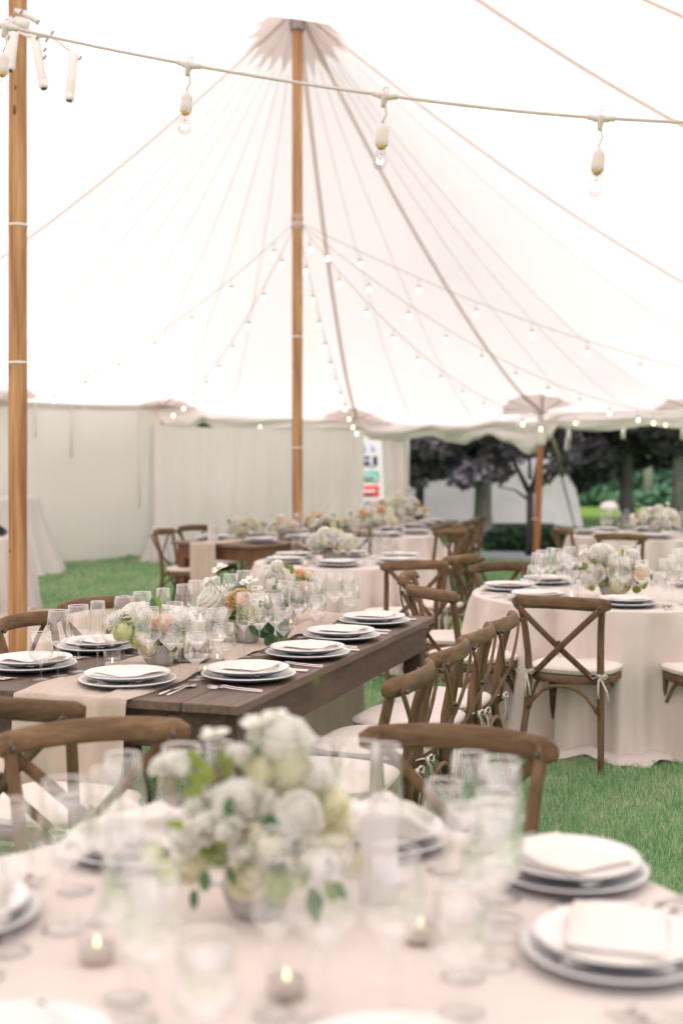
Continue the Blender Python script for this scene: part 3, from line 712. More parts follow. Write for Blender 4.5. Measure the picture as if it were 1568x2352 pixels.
# tall draped cocktail tables by the left wall
def cocktail(c, label, seed, Rt=.40, H=1.06, spread=.62):
    r = random.Random(seed); vs = []; res = 72; rings = [(Rt*.1, H, 0), (Rt*.9, H, 0), (Rt, H-.01, 0)]+[(Rt+(spread-Rt)*(i/14)**1.4, H-.01-(H-.02)*i/14, i/14) for i in range(1, 15)]
    for rr, z, v in rings:
        for k in range(res):
            t = 2*pi*k/res; dr = v*.06*(math.sin(9*t+seed)+.5*math.sin(16*t+2*seed)); vs.append(((rr+dr)*math.cos(t), (rr+dr)*math.sin(t), z))
    fs = [(i*res+k, (i+1)*res+k, (i+1)*res+(k+1) % res, i*res+(k+1) % res) for i in range(len(rings)-1) for k in range(res)]+[tuple(range(res))]
    return tag(MB().add(vs, fs).build('draped_cocktail_table', M['cloth_white'], loc=(c[0], c[1], 0)), label, 'table')
cocktail((-4.55, 17.4), 'tall cocktail table draped in white cloth against the left sidewall', 3, spread=.70)
cocktail((-2.78, 19.3), 'low white draped bundle at the foot of the sidewall left of the back farm table', 5, Rt=.12, H=.55, spread=.24)
# black case on the far left table, shoes under the drape
g = MB(); g.bbox((0, 0, .03), (.5, .2, .06), .02); g.tube([(-.25, -.05, .06), (-.1, -.05, .13), (.15, -.05, .12), (.25, -.05, .05)], None, 8, flat=(.05, .025))
tag(g.build('black_bag', M['black'], loc=(-3.72, 13.05, .775)), 'black bag lying on the white table at the far left edge', 'bag')
g = MB(); g.tube([(0, 0, .05), (.08, -.04, .05), (.2, -.1, .04), (.28, -.13, .03)], None, 10, flat=[(.04, .045), (.045, .04), (.04, .03), (.02, .02)])
tag(g.build('shoe', mat('reddish_leather', (.20, .06, .03), .5), loc=(-4.25, 16.6, 0)), 'reddish brown shoe sticking out beneath the white draped table', 'shoe')

# ------------------------------------------------------------------ tableware
def lathe_me(name, prof, m, seg=24, mats=None): return MB().lathe(prof, seg, mats=mats).mesh(name, m)
def plate_me(R, name):
    prof = [(.001, .004), (R*.56, .004), (R*.60, 0), (R*.63, .005), (R*.84, .012), (R*.975, .0205), (R, .0245), (R*.993, .0285), (R*.94, .0255), (R*.80, .0135), (R*.70, .0105), (.001, .0095)]
    mats = [2, 2, 2, 1, 1, 1, 0, 0, 0, 0, 0]
    return MB().lathe(prof, 48, mats=mats).mesh(name, [M['plate'], M['slate'], M['foot']])
ME = {'charger': plate_me(.170, 'charger_plate'), 'plate': plate_me(.150, 'dinner_plate')}
def napkin_me(seed):
    r = random.Random(seed); g = MB()
    for L, (w_, h_, z, a, ox) in enumerate(((.120, .088, 0, 0, 0), (.116, .084, .006, .05, .003), (.105, .080, .012, -.07, .010))):
        n = 12; vs = []; ca, sa = math.cos(a), math.sin(a)
        for side in (1, 0):
            for i in range(n+1):
                for j in range(n+1):
                    x = (i/n*2-1)*w_; y = (j/n*2-1)*h_
                    e = min(1, (1-abs(i/n*2-1))*4)*min(1, (1-abs(j/n*2-1))*4)
                    zz = z+side*.0062*(e**.5)+.004*noise.noise(Vector((x*14, y*14, seed+L)))+(.007*(x/w_)**2 if L == 2 else 0)
                    vs.append((ca*x-sa*y+ox, sa*x+ca*y, max(zz, z*.8)+.012))
        N1 = n+1; top = [(i*N1+j, (i+1)*N1+j, (i+1)*N1+j+1, i*N1+j+1) for i in range(n) for j in range(n)]
        o = N1*N1; bot = [(f[3]+o, f[2]+o, f[1]+o, f[0]+o) for f in top]; edge = []
        per = [(i, 0) for i in range(n)]+[(n, j) for j in range(n)]+[(n-i, n) for i in range(n)]+[(0, n-j) for j in range(n)]
        for q in range(len(per)):
            a1 = per[q]; b1 = per[(q+1) % len(per)]; A = a1[0]*N1+a1[1]; B = b1[0]*N1+b1[1]; edge.append((A, A+o, B+o, B))
        g.add(vs, top+bot+edge)
    return g.mesh('napkin', M['napkin'])
NAPK = [napkin_me(s) for s in (1, 2, 3)]
def puff_napkin():
    vs = []; n = 24; m = 14
    for i in range(m+1):
        v = i/m
        for k in range(n):
            t = 2*pi*k/n; rr = (.085*(1-v)**.7+.03+.03*v)*(1+.25*math.sin(5*t+v*4)+.12*math.sin(11*t)); vs.append((rr*math.cos(t), .8*rr*math.sin(t), .012+.065*v+.012*math.sin(3*t)*v))
    fs = [(i*n+k, i*n+(k+1) % n, (i+1)*n+(k+1) % n, (i+1)*n+k) for i in range(m) for k in range(n)]+[tuple(m*n+k for k in range(n))]
    return MB().add(vs, fs).mesh('napkin', M['napkin'])
PUFF = puff_napkin()
def fork_me():
    g = MB(); hp = [(0, -.105, .004), (0, -.06, .005), (0, 0, .008), (0, .03, .012), (0, .045, .012), (0, .06, .008)]
    g.tube(hp, None, 6, flat=[(.0045, .003), (.004, .003), (.003, .0022), (.003, .002), (.0065, .0016), (.010, .0014)])
    for x in (-.0085, -.0029, .0029, .0085): g.tube([(x*.95, .058, .008), (x*1.05, .078, .006), (x, .098, .010)], None, 4, flat=[(.0017, .0012), (.0015, .0012), (.0006, .0008)])
    return g.mesh('fork', M['steel'])
def knife_me():
    g = MB(); g.tube([(0, -.115, .005), (0, -.05, .006), (0, -.01, .006)], None, 6, flat=[(.005, .0035), (.0045, .0035), (.0035, .003)])
    g.tube([(.001, -.012, .006), (.002, .02, .006), (.002, .08, .006), (-.002, .11, .006)], None, 4, flat=[(.0035, .0012), (.0095, .0009), (.009, .0007), (.001, .0005)]); return g.mesh('knife', M['steel'])
def spoon_me():
    g = MB(); g.tube([(0, -.1, .004), (0, -.03, .006), (0, .03, .010), (0, .05, .009), (0, .07, .005), (0, .09, .005), (0, .103, .008)], None, 8, flat=[(.0045, .003), (.0035, .0025), (.003, .0025), (.009, .002), (.018, .002), (.016, .002), (.004, .001)])
    return g.mesh('spoon', M['steel'])
ME['fork'], ME['knife'], ME['spoon'] = fork_me(), knife_me(), spoon_me()
def glass_set(nm, foot, stem_h, sh_r, sh_z, rim_r, H, seg=22):
    bowl = [(.0035, stem_h), (.010, stem_h+.006), (sh_r*.93, sh_z-.012), (sh_r, sh_z), (sh_r*.985, sh_z+.012), (rim_r+(sh_r-rim_r)*.5, (sh_z+H)/2), (rim_r, H), (rim_r-.0012, H+.0008), (rim_r-.0018, H-.001)]
    stem = [(.0048, .006), (.0036, .016), (.0034, stem_h*.6), (.0042, stem_h), (.001, stem_h+.004)]
    ft = [(.001, .001), (foot, .001), (foot, .002), (foot*.5, .0042), (.0048, .0075)]
    bot = [(.0035, stem_h+.003), (sh_r*.45, stem_h+(sh_z-stem_h)*.45), (sh_r*.42, stem_h+(sh_z-stem_h)*.5), (.001, stem_h+.012)]
    D = [lathe_me('bowl', bowl, M['glass'], seg), lathe_me('stem', stem, M['glass_thick'], 8), lathe_me('foot', ft, M['glass_thick'], seg)]
    rim = MB().lathe([(rim_r-.0014, H-.0018), (rim_r+.0009, H-.0006), (rim_r+.0003, H+.0016), (rim_r-.0020, H+.0004)], seg).mesh('rim', M['glass_rim'])
    base = lathe_me('bowl_base', bot, M['glass_thick'], 14)
    g = MB(); g.lathe(ft, 14); g.lathe(stem, 6); g.lathe(bowl, 14); g.lathe(bot, 8)
    return (D, rim, base, g.mesh(nm, M['glass_far']))
M['glass_rim'] = glass_mat('glass_rim', (1, 1, 1), .5, .95)
M['glass_far'] = glass_mat('clear_glass_far', (.96, .955, .955), .07, .7)
M['glass_bulb2'] = glass_mat('votive_glass', (.995, .99, .99), .03, .35)
M['glass_bulb'] = glass_mat('bulb_glass', (.90, .875, .87), .03, .5)
GL = {'goblet': glass_set('water_goblet', .034, .052, .043, .095, .036, .168), 'wine': glass_set('wine_glass', .037, .100, .044, .148, .034, .236),
      'bigwine': glass_set('wine_glass', .038, .098, .047, .155, .037, .246), 'flute': glass_set('champagne_flute', .034, .105, .0315, .145, .026, .256)}
GN = {'goblet': ('water_goblet', 'short clear water goblet', 'glass'), 'wine': ('wine_glass', 'clear stemmed white-wine glass', 'glass'), 'bigwine': ('wine_glass', 'large clear stemmed wine glass', 'glass'),
      'flute': ('champagne_flute', 'tall clear champagne flute', 'glass')}
def glass(kind, p, z, where, grp, hi=True):
    nm, lb, cat = GN[kind]; D, rim, base, far = GL[kind]
    loc = (p[0], p[1], z+.001)
    if not hi: o = inst(far, nm, None, loc)
    else:
        o = empty(nm, loc, R_.uniform(0, 6)); bw = inst(D[0], 'bowl', o); inst(D[1], 'stem', o); inst(D[2], 'foot', o); inst(rim, 'rim', bw); inst(base, 'bowl_base', bw)
    o.rotation_euler.z = R_.uniform(0, 6)
    return tag(o, f'{lb} {where}', cat, grp)
def setting(p, face, where, tbl, z=.76, hi=True, ps=1.0, gl=('goblet', 'wine', 'bigwine', 'flute'), cut=True, napkin=0, nap_rot=None):
    """charger, plate, napkin, cutlery and glasses; face = direction the guest looks"""
    f = V2(*face).normalized(); rt = V2(f.y, -f.x); rz = math.atan2(f.y, f.x)-pi/2; p = V2(*p)
    def q(u, r): return p+f*u+rt*r
    gs = 'place settings on the '+tbl
    tag(inst(ME['charger'], 'charger_plate', None, (p.x, p.y, z), (0, 0, rz), ps), f'wide charger plate {where}', 'plate', gs)
    jx, jy = R_.uniform(-.004, .004), R_.uniform(-.004, .004)
    tag(inst(ME['plate'], 'dinner_plate', None, (p.x+jx, p.y+jy, z+.0205*ps), (0, 0, rz), ps), f'white dinner plate {where}', 'plate', gs)
    nr = rz+(nap_rot if nap_rot is not None else R_.uniform(-.25, .25))
    tag(inst(NAPK[napkin % 3] if napkin >= 0 else PUFF, 'napkin', None, (p.x+jx, p.y+jy, z+.0205*ps+.001), (0, 0, nr), (ps*1.12, ps*1.06, ps) if ps < 1 else 1), f'folded white napkin {where}' if napkin >= 0 else f'gathered puffed napkin {where}', 'napkin', gs)
    if cut:
        for u, r, k, w_ in ((-.035, -.205, 'fork', 'inner'), (-.045, -.235, 'fork', 'outer'), (-.035, .20, 'knife', ''), (-.045, .228, 'spoon', '')):
            a = q(u, r); tag(inst(ME[k], k, None, (a.x, a.y, z+.0005), (0, 0, rz+R_.uniform(-.04, .04))), f'{w_} silver {k} {where}'.strip(), k, gs)
    pos = {'goblet': (.165, .175), 'wine': (.165, .085), 'bigwine': (.195, -.015), 'flute': (.245, -.075)}
    for k in gl:
        u, r = pos[k]; a = q(u+R_.uniform(-.01, .01), r+R_.uniform(-.01, .01)); glass(k, a, z, where, 'glassware on the '+tbl, hi)
LTN = 'long farm table'
plates = [((-.744, 4.40), LT_DIR, 'at the near head of the long farm table', 0)]
for nm, (x, y) in zip(('first', 'second', 'third', 'fourth'), ((-.332, 4.517), (-.135, 5.03), (.0, 5.52), (.158, 6.03))): plates.append(((x, y), LT_IN, f'at the {nm} right-hand place of the long farm table', 1))
for nm, a in zip(('first', 'second', 'third', 'fourth'), (.40, .90, 1.42, 1.95)):
    p = lt(a, 1.22-.2); plates.append(((p.x, p.y), -LT_IN, f'at the {nm} left-hand place of the long farm table', 2))
for p, f, wh, k in plates: setting(p, f, wh, LTN, napkin=int(abs(p[0]*50)) % 3)
fr = [((.43, 1.98), 'at the lower right place of the front round table', 0), ((.425, 2.365), 'at the upper right place of the front round table', 1), ((.075, 2.575), 'behind the standing card on the front round table', -1),
      ((-.41, 2.52), 'behind the left glasses on the front round table', -1), ((-.66, 2.13), 'at the far left place of the front round table', 0), ((-.41, 1.60), 'at the bottom left place of the front round table', 1),
      ((.06, 1.57), 'at the bottom middle place of the front round table', 2)]
for p, wh, k in fr: setting(p, FGC-V2(*p), wh, 'front round table', napkin=k, cut=k >= 0, ps=.87)
def ring(c, Rr, n, a0, tbl, words, hi, cut=True, gl=('goblet', 'wine', 'bigwine', 'flute')):
    for i in range(n):
        a = a0+2*pi*i/n; p = c+V2(math.cos(a), math.sin(a))*Rr; setting(p, c-p, f'{words[i]} on the {tbl}', tbl, hi=hi, cut=cut, napkin=i % 3, gl=gl)
clk = ['at the right place', 'at the back right place', 'at the back place', 'at the back left place', 'at the left place', 'at the front left place', 'at the front place', 'at the front right place']
ring(T4, .68, 8, math.radians(-12), 'right round table', clk, True)
ring(T3, .49, 6, math.radians(25), 'middle round table', ['at the back right place', 'at the back place', 'at the back left place', 'at the front left place', 'at the front place', 'at the front right place'], False, False, ('goblet', 'wine', 'flute'))
ring(T5, .58, 6, math.radians(-5), 'back round table', ['at the right place', 'at the back right place', 'at the back left place', 'at the left place', 'at the front left place', 'at the front right place'], False, False, ('goblet', 'wine'))
ring(T7, .68, 8, math.radians(-10), 'far right round table', clk, False, False, ('goblet', 'wine', 'flute'))
for i, (a, pp, nm) in enumerate(((.35, .2, 'nearest right'), (.95, .2, 'middle right'), (1.6, .2, 'farther right'), (.4, .86, 'nearest left'), (1.0, .86, 'middle left'), (1.65, .86, 'farther left'))):
    p = t2(a, pp); setting(p, T2L if pp < .5 else -T2L, f'at the {nm} place of the back farm table', 'back farm table', hi=False, cut=False, napkin=i % 3, gl=('goblet', 'wine', 'flute') if i in (0, 1, 3) else ('wine',))
for i, (a, pp, nm) in enumerate(((.3, .2, 'nearest right'), (.95, .2, 'middle right'), (1.6, .2, 'farther right'))):
    p = t6(a, pp); setting(p, T6L, f'at the {nm} place of the farthest farm table', 'farthest farm table', hi=False, cut=False, napkin=i % 3, gl=('wine',))

# runners -------------------------------------------------------------
def runner(C, D, Lf, p0, wd, L, hang0, hang1, label, seed, W=None):
    """cloth strip along a table: C right near corner fn, rumpled, hanging at both ends"""
    vs = []; n = 90; m = 22; tot = hang0+L+hang1
    for i in range(n+1):
        s = -hang0+tot*i/n
        for j in range(m+1):
            v = j/m; w_ = wd*(1+.10*noise.noise(Vector((s*1.7, 3, seed)))); pp = p0+w_*(v-.5)+.035*noise.noise(Vector((s*1.2, 9, seed)))
            ruck = max(0, noise.noise(Vector((s*3.0, v*5, seed)))*.022+noise.noise(Vector((s*9, v*10, seed+3)))*.008+.003)
            a = min(max(s, -.012), L+.012); z = .7625+ruck*(1 if 0 < s < L else .3)
            if s < 0: z = .7640-max(0, -s-.043); a = -.034-.012*math.sin(v*18+seed+s*2)-.02*min(1, -s*3)*noise.noise(Vector((v*5, s, seed)))-.01; pp += -.04*(-s)*(v-.5)
            if s > L: z = .7625-(s-L); a = L+.024+.012*math.sin(v*18+seed)
            q = C+D*a+Lf*pp; vs.append((q.x, q.y, max(z, .012)))
    n1 = m+1; fs = [(i*n1+j, i*n1+j+1, (i+1)*n1+j+1, (i+1)*n1+j) for i in range(n) for j in range(m)]
    return tag(MB().add(vs, fs).build('table_runner', M['runner']), label, 'table runner', 'gauzy table runners')
runner(LC, LT_DIR, LT_IN, .59, .42, 2.46, .66, .70, 'rumpled beige gauze runner down the long farm table, hanging over both ends', 4)
runner(T2C, T2D, T2L, .60, .34, 2.44, .60, .62, 'beige runner on the back farm table hanging over its near end', 7)

# candles, cards -------------------------------------------------------
def votive(p, z, where, hi=True, h=.068, r=.034):
    t = tag(empty('votive_candle', (p[0], p[1], z+.001)), f'small lit votive candle {where}', 'candle', 'lit candles on the tables')
    MB().lathe([(.001, .002), (r*.86, .002), (r, h), (r-.002, h), (r*.84, .006), (.001, .006)], 18).build('glass_cup', M['glass_bulb2'], t)
    MB().lathe([(.001, .008), (r*.80, .008), (r*.84, h*.36), (.001, h*.34)], 16).build('wax', M['wax'], t)
    MB().lathe([(.0005, h*.34), (.003, h*.34+.006), (.0024, h*.34+.010), (.0004, h*.34+.018)], 8).build('flame', M['flame'], t)
def hurricane(p, z, where, hc=.12, r=.05, hg=.16, wax='wax'):
    t = tag(empty('pillar_candle', (p[0], p[1], z+.001)), f'pillar candle in tall glass {where}', 'candle', 'lit candles on the tables')
    MB().lathe([(.001, .002), (r, .002), (r, hg), (r-.0025, hg)], 22).build('glass_cylinder', M['glass_far'], t)
    MB().lathe([(.001, .004), (r*.72, .004), (r*.72, hc-.004), (r*.68, hc), (.001, hc-.004)], 20).build('pillar', M[wax], t)
    MB().lathe([(.0005, hc), (.004, hc+.008), (.003, hc+.016), (.0004, hc+.030)], 8).build('flame', M['flame'], t)
def onT(px, py, z=.76): v = at(px, py, z); return V2(v.x, v.y)
votive(onT(258, 1537), .76, 'left of the concrete flower bowl on the long table')
votive(onT(499, 1527), .76, 'near the middle of the long farm table, between glasses')
votive(onT(470, 1548), .76, 'low beside the front right plate of the long table', h=.03)
votive(onT(668, 1443), .76, 'by the eucalyptus leaves on the long farm table')
votive(onT(505, 1478), .76, 'behind the rose on the long farm table')
hurricane(onT(460, 1500), .76, 'just right of the concrete bowl on the long farm table', .13)
hurricane(onT(613, 1452), .76, 'in the middle of the long farm table', .145)
votive(onT(223, 2210), .76, 'at lower left of the front round table')
votive(onT(658, 2290), .76, 'at the bottom middle of the front round table')
votive(onT(966, 2165), .76, 'right of the standing card on the front round table')
hurricane(onT(1312, 1392), .76, 'left of the bouquet on the right round table', .05, .035, .10)
votive(onT(1360, 1395), .76, 'in front of the bouquet on the right round table')
votive(onT(790, 1300), .76, 'right of the bouquet on the middle round table')
votive(onT(700, 1302), .76, 'left of the bouquet on the middle round table')
votive(onT(505, 1236), .76, 'beside the card on the back farm table')
g = MB()
def tray():
    t = tag(empty('candle_tray', (*onT(438, 1522), .76+.011), .35), 'small tray with two taupe pillar candles on the long farm table', 'tray')
    MB().lathe([(.001, .0), (.07, .0), (.078, .012), (.074, .012), (.066, .005), (.001, .005)], 24).build('dish', M['concrete'], t)
    for x, h in ((-.028, .075), (.03, .062)): MB().lathe([(.001, .005), (.021, .005), (.021, h-.003), (.018, h), (.001, h-.002)], 16, c=(x, 0, 0)).build('pillar', M['taupe_wax'], t)
tray()
def card(p, z, wd, h, rz, label, m='paper'):
    g = MB(); g.bbox((0, 0, h/2), (wd, .0025, h), .001); g.bbox((0, .018, h*.42), (wd*.9, .002, h*.86), .0008, )
    return tag(g.build('table_card', M[m], loc=(p[0], p[1], z+.001), rot=(0, 0, rz), smooth=False), label, 'card')
card((.065, 2.22), .76, .068, .155, .08, 'upright white card standing right of the front bouquet')
card(onT(489, 1243), .76, .105, .155, .3, 'upright white card on the near end of the back farm table')
card(onT(645, 1465), .76, .07, .05, .4, 'small white tent card on the runner of the long farm table')

# ------------------------------------------------------------------ flowers
def petal(g, base, out, up, wd, ln, cup, roll, bend):
    """one cupped petal as 4x3 grid"""
    side = out.cross(up).normalized(); vs = []; nu, nv = 4, 4
    for i in range(nv+1):
        v = i/nv; wv = wd*math.sin((.15+.85*v)*pi*.62)**.8*(1 if v < .8 else 1-(v-.8)*1.2)
        for j in range(nu+1):
            u = j/nu*2-1
            p = base+up*(ln*v)+out*(bend*ln*v*v)+side*(wv*u)-out*(cup*wv*u*u)+out*(roll*ln*max(0, v-.7)**2*6)+up*(.06*ln*math.sin(u*5+v*3)*v)
            vs.append(p)
    n1 = nu+1; g.add(vs, [(i*n1+j, i*n1+j+1, (i+1)*n1+j+1, (i+1)*n1+j) for i in range(nv) for j in range(nu)])
def bloom(seed, kind):
    """unit flower: radius 1, facing +Z, centre at origin"""
    r = random.Random(seed); g = MB(); Z = Vector((0, 0, 1))
    g.cur = 0
    if kind == 'rose': rg = [(3, .10, .95, .20, 0), (5, .22, .95, .32, .05), (6, .36, .92, .42, .15), (7, .50, .85, .50, .35), (8, .62, .72, .52, .65), (8, .70, .55, .52, 1.0)]
    elif kind == 'ranunculus': rg = [(6, .10, .55, .18, -.3), (8, .24, .66, .24, -.25), (10, .40, .74, .28, -.2), (11, .55, .76, .32, -.05), (12, .68, .70, .34, .2), (12, .76, .55, .36, .6), (10, .78, .35, .38, 1.1)]
    elif kind == 'ruffle': rg = [(6, .10, .8, .22, .1), (9, .25, .85, .28, .3), (11, .42, .8, .32, .5), (13, .55, .7, .34, .8), (14, .62, .5, .36, 1.3), (12, .6, .3, .38, 1.8)]
    elif kind == 'dome': rg = [(5, .05, .7, .22, 0), (8, .25, .75, .26, .1), (10, .45, .7, .28, .3), (12, .6, .6, .28, .5), (13, .7, .4, .28, .8), (12, .72, .15, .3, 1.2), (10, .6, -.1, .3, 1.6)]
    elif kind == 'daisy': rg = [(5, .08, .05, .36, 2.2), (5, .10, .0, .34, 2.6)]
    for n, rad, h, wd, bd in rg:
        o = r.uniform(0, 6)
        for k in range(n):
            t = o+2*pi*k/n+r.uniform(-.15, .15); out = Vector((math.cos(t), math.sin(t), 0))
            if kind == 'daisy': petal(g, out*.08+Z*r.uniform(0, .06), (Z*.2+out*.1).normalized()*-.01+Z*.01+out*.001, (out+Z*r.uniform(-.1, .35)).normalized(), .36, .95, .1, 0, 0)
            else:
                ln = .55*r.uniform(.85, 1.15)+.25*rad; petal(g, out*rad*.75+Z*(h-ln*.75), out, (Z+out*bd*.35).normalized(), wd*r.uniform(.9, 1.15), ln, .35, .25*r.uniform(.3, 1.3) if kind in ('ruffle', 'rose') else -.1, bd*.22-.12)
    g.cur = 1
    if kind == 'daisy': g.lathe([(.16, 0), (.17, .06), (.1, .12), (.001, .13)], 8)
    elif kind == 'ranunculus': g.lathe([(.16, .4), (.15, .52), (.08, .58), (.001, .59)], 8)
    # calyx
    g.cur = 1; g.lathe([(.001, -.25), (.12, -.22), (.22, -.05), (.3, .12)], 8)
    return g
BL = {}
def bl(kind, mt, k):
    key = (kind, mt, k)
    if key not in BL: BL[key] = bloom(hash_(kind)+k*13, kind).mesh(kind+'_bloom', [M[mt], M['heart']])
    return BL[key]
def hash_(s): return sum(ord(c)*(i+3) for i, c in enumerate(s))
def leaf_me(kind):
    g = MB(); n = 6; m = 4; vs = []
    for i in range(n+1):
        v = i/n
        wv = {'round': math.sqrt(max(0, 1-(2*v-1)**2))*.52, 'point': math.sin(v*pi)**.8*.30*(1-v*.35), 'narrow': math.sin(v*pi)**.9*.15}[kind]
        for j in range(m+1):
            u = j/m*2-1; vs.append((wv*u, v, -.12*v*v+.10*abs(u)*wv+.02*math.sin(v*6)))
    n1 = m+1; g.add(vs, [(i*n1+j, i*n1+j+1, (i+1)*n1+j+1, (i+1)*n1+j) for i in range(n) for j in range(m)])
    return g
LM = {(k, m): leaf_me(k).mesh(k+'_leaf', M[m]) for k in ('round', 'point', 'narrow') for m in ('leaf_l', 'leaf_d', 'leaf_e')}
def stem_me(a, b, bow): 
    a, b = Vector(a), Vector(b); mid = (a+b)/2+bow
    P = [a.lerp(mid, t).lerp(mid.lerp(b, t), t) for t in [i/7 for i in range(8)]]; g = MB(); g.tube(P, .0016, 5, cap=False); return g
MC = {'w': 'petal_w', 'c': 'petal_c', 'g': 'petal_g', 'p': 'petal_p'}
def bouquet(vloc, label, flowers, leaves, vase=True, R=.06, H=.075, seed=1, fill=None, stems=()):
    """vloc vase foot in world; flowers [(world pos, radius, kind, colour)], leaves [(pos, size, kind, mat, tilt)]"""
    r = random.Random(seed); v = Vector(vloc); t = tag(empty('flower_arrangement', v), label, 'flowers', 'flower arrangements on the tables')
    if vase: MB().lathe([(.001, .0), (R*.62, 0), (R*.85, H*.25), (R, H*.6), (R*.97, H*.9), (R*.93, H), (R*.86, H*.98), (R*.86, H*.6), (.001, H*.55)], 28).build('bowl_vase', M['concrete'], t)
    c = v+Vector((0, 0, H*.9))
    cl = []
    for p, rad, kind, col in flowers:
        p = Vector(p); d = (p-c); d = Vector((d.x, d.y-.08, d.z+.05)).normalized(); k = r.randrange(3)
        q = d.to_track_quat('Z', 'Y').to_euler()
        o = inst(bl(kind, MC[col], k), 'bloom', t, p-v-d*rad*.5, q, rad*1.32)
        if kind == 'daisy' or d.z > .2 or True:
            stem_me(c-v, p-v-d*rad*.6, Vector((0, 0, .02))).build('stem', M['stem'], t)
    for L in leaves:
        p, sz, kind, mt, dirv = L; dv = Vector(dirv).normalized()
        fz = Vector((R_.uniform(-.5, .5), -1.0, R_.uniform(.1, .9))); fz = (fz-dv*fz.dot(dv)).normalized(); fx = dv.cross(fz)
        e = Matrix((fx, dv, fz)).transposed().to_euler(); o = inst(LM[(kind, mt)], 'leaf', t, Vector(p)-v, e, sz)
    return t
def auto_bouquet(vloc, label, n, rx, rz_, seed, cols='wwwccp', R=.06, H=.075, rad=(.02, .034), vase=True, ry=None, nl=14, tall=3, lean=0):
    r = random.Random(seed); v = Vector(vloc); c = v+Vector((0, 0, H+rz_*.30)); ry = ry or rx; fl = []; lv = []
    for i in range(n):
        for _ in range(30):
            a = r.uniform(0, 2*pi); ph = r.uniform(-.25, 1.0); sn = math.sqrt(max(0, 1-ph*ph)); k = r.uniform(.7, 1)
            p = c+Vector((rx*math.cos(a)*sn*k, ry*math.sin(a)*sn*k, rz_*ph*k)); rd = r.uniform(*rad)
            if all((p-q[0]).length > (rd+q[1])*.72 for q in fl): break
        fl.append((p, rd, r.choice(['rose', 'ranunculus', 'ruffle', 'dome', 'ranunculus']), r.choice(cols)))
    for i in range(tall):
        a = r.uniform(0, 6.28); fl.append((c+Vector((rx*.8*math.cos(a), ry*.6*math.sin(a), rz_*r.uniform(1.1, 1.55))), r.uniform(.013, .02), r.choice(['daisy', 'ruffle']), 'w'))
    for i in range(nl):
        a = r.uniform(0, 6.28); ph = r.uniform(-.5, .9); p = c+Vector((rx*.75*math.cos(a), ry*.75*math.sin(a), rz_*.7*ph))
        lv.append((p, r.uniform(.03, .06), r.choice(['round', 'point', 'narrow']), r.choice(['leaf_l', 'leaf_d', 'leaf_e', 'leaf_l']), (math.cos(a), math.sin(a), r.uniform(-.4, .7))))
    return bouquet(v, label, fl, lv, seed=seed, R=R, H=H, vase=vase)
def hero(vloc, label, fl, lv, seed, ysp, fillr, bs=1.0, ls=1.35, **kw):
    """fl entries (px,py,r_px,kind,col,depth)"""
    v = Vector(vloc); s0 = F/v.y; out = []
    for px, py, rp, kind, col, dy in fl:
        Y = v.y+dy*ysp; p = atd(px, py, Y); out.append((p, bs*rp/(F/Y), kind, col))
    L2 = [(atd(px, py, v.y+(dy-.25)*ysp), ls*sz/(F/v.y), k, m, d) for px, py, sz, k, m, d, dy in lv]
    r = random.Random(seed); c = v+Vector((0, 0, .13))
    for i in range(fillr):
        a = r.uniform(0, 6.28); p = c+Vector((.10*math.cos(a)*r.random(), .03+.08*r.random(), .08*r.random())); out.append((p, r.uniform(.018, .03), r.choice(['rose', 'ranunculus', 'ruffle']), r.choice('wcwp')))
    for i in range(16):
        a = r.uniform(0, 6.28); L2.append((c+Vector((.07*math.cos(a), .05*math.sin(a), r.uniform(-.05, .07))), r.uniform(.03, .05), r.choice(['round', 'point']), r.choice(['leaf_d', 'leaf_e', 'leaf_l']), (math.cos(a), math.sin(a)-.2, r.uniform(-.3, .6))))
    return bouquet(v, label, out, L2, seed=seed, **kw)
vF = (-.145, 2.17, .76)
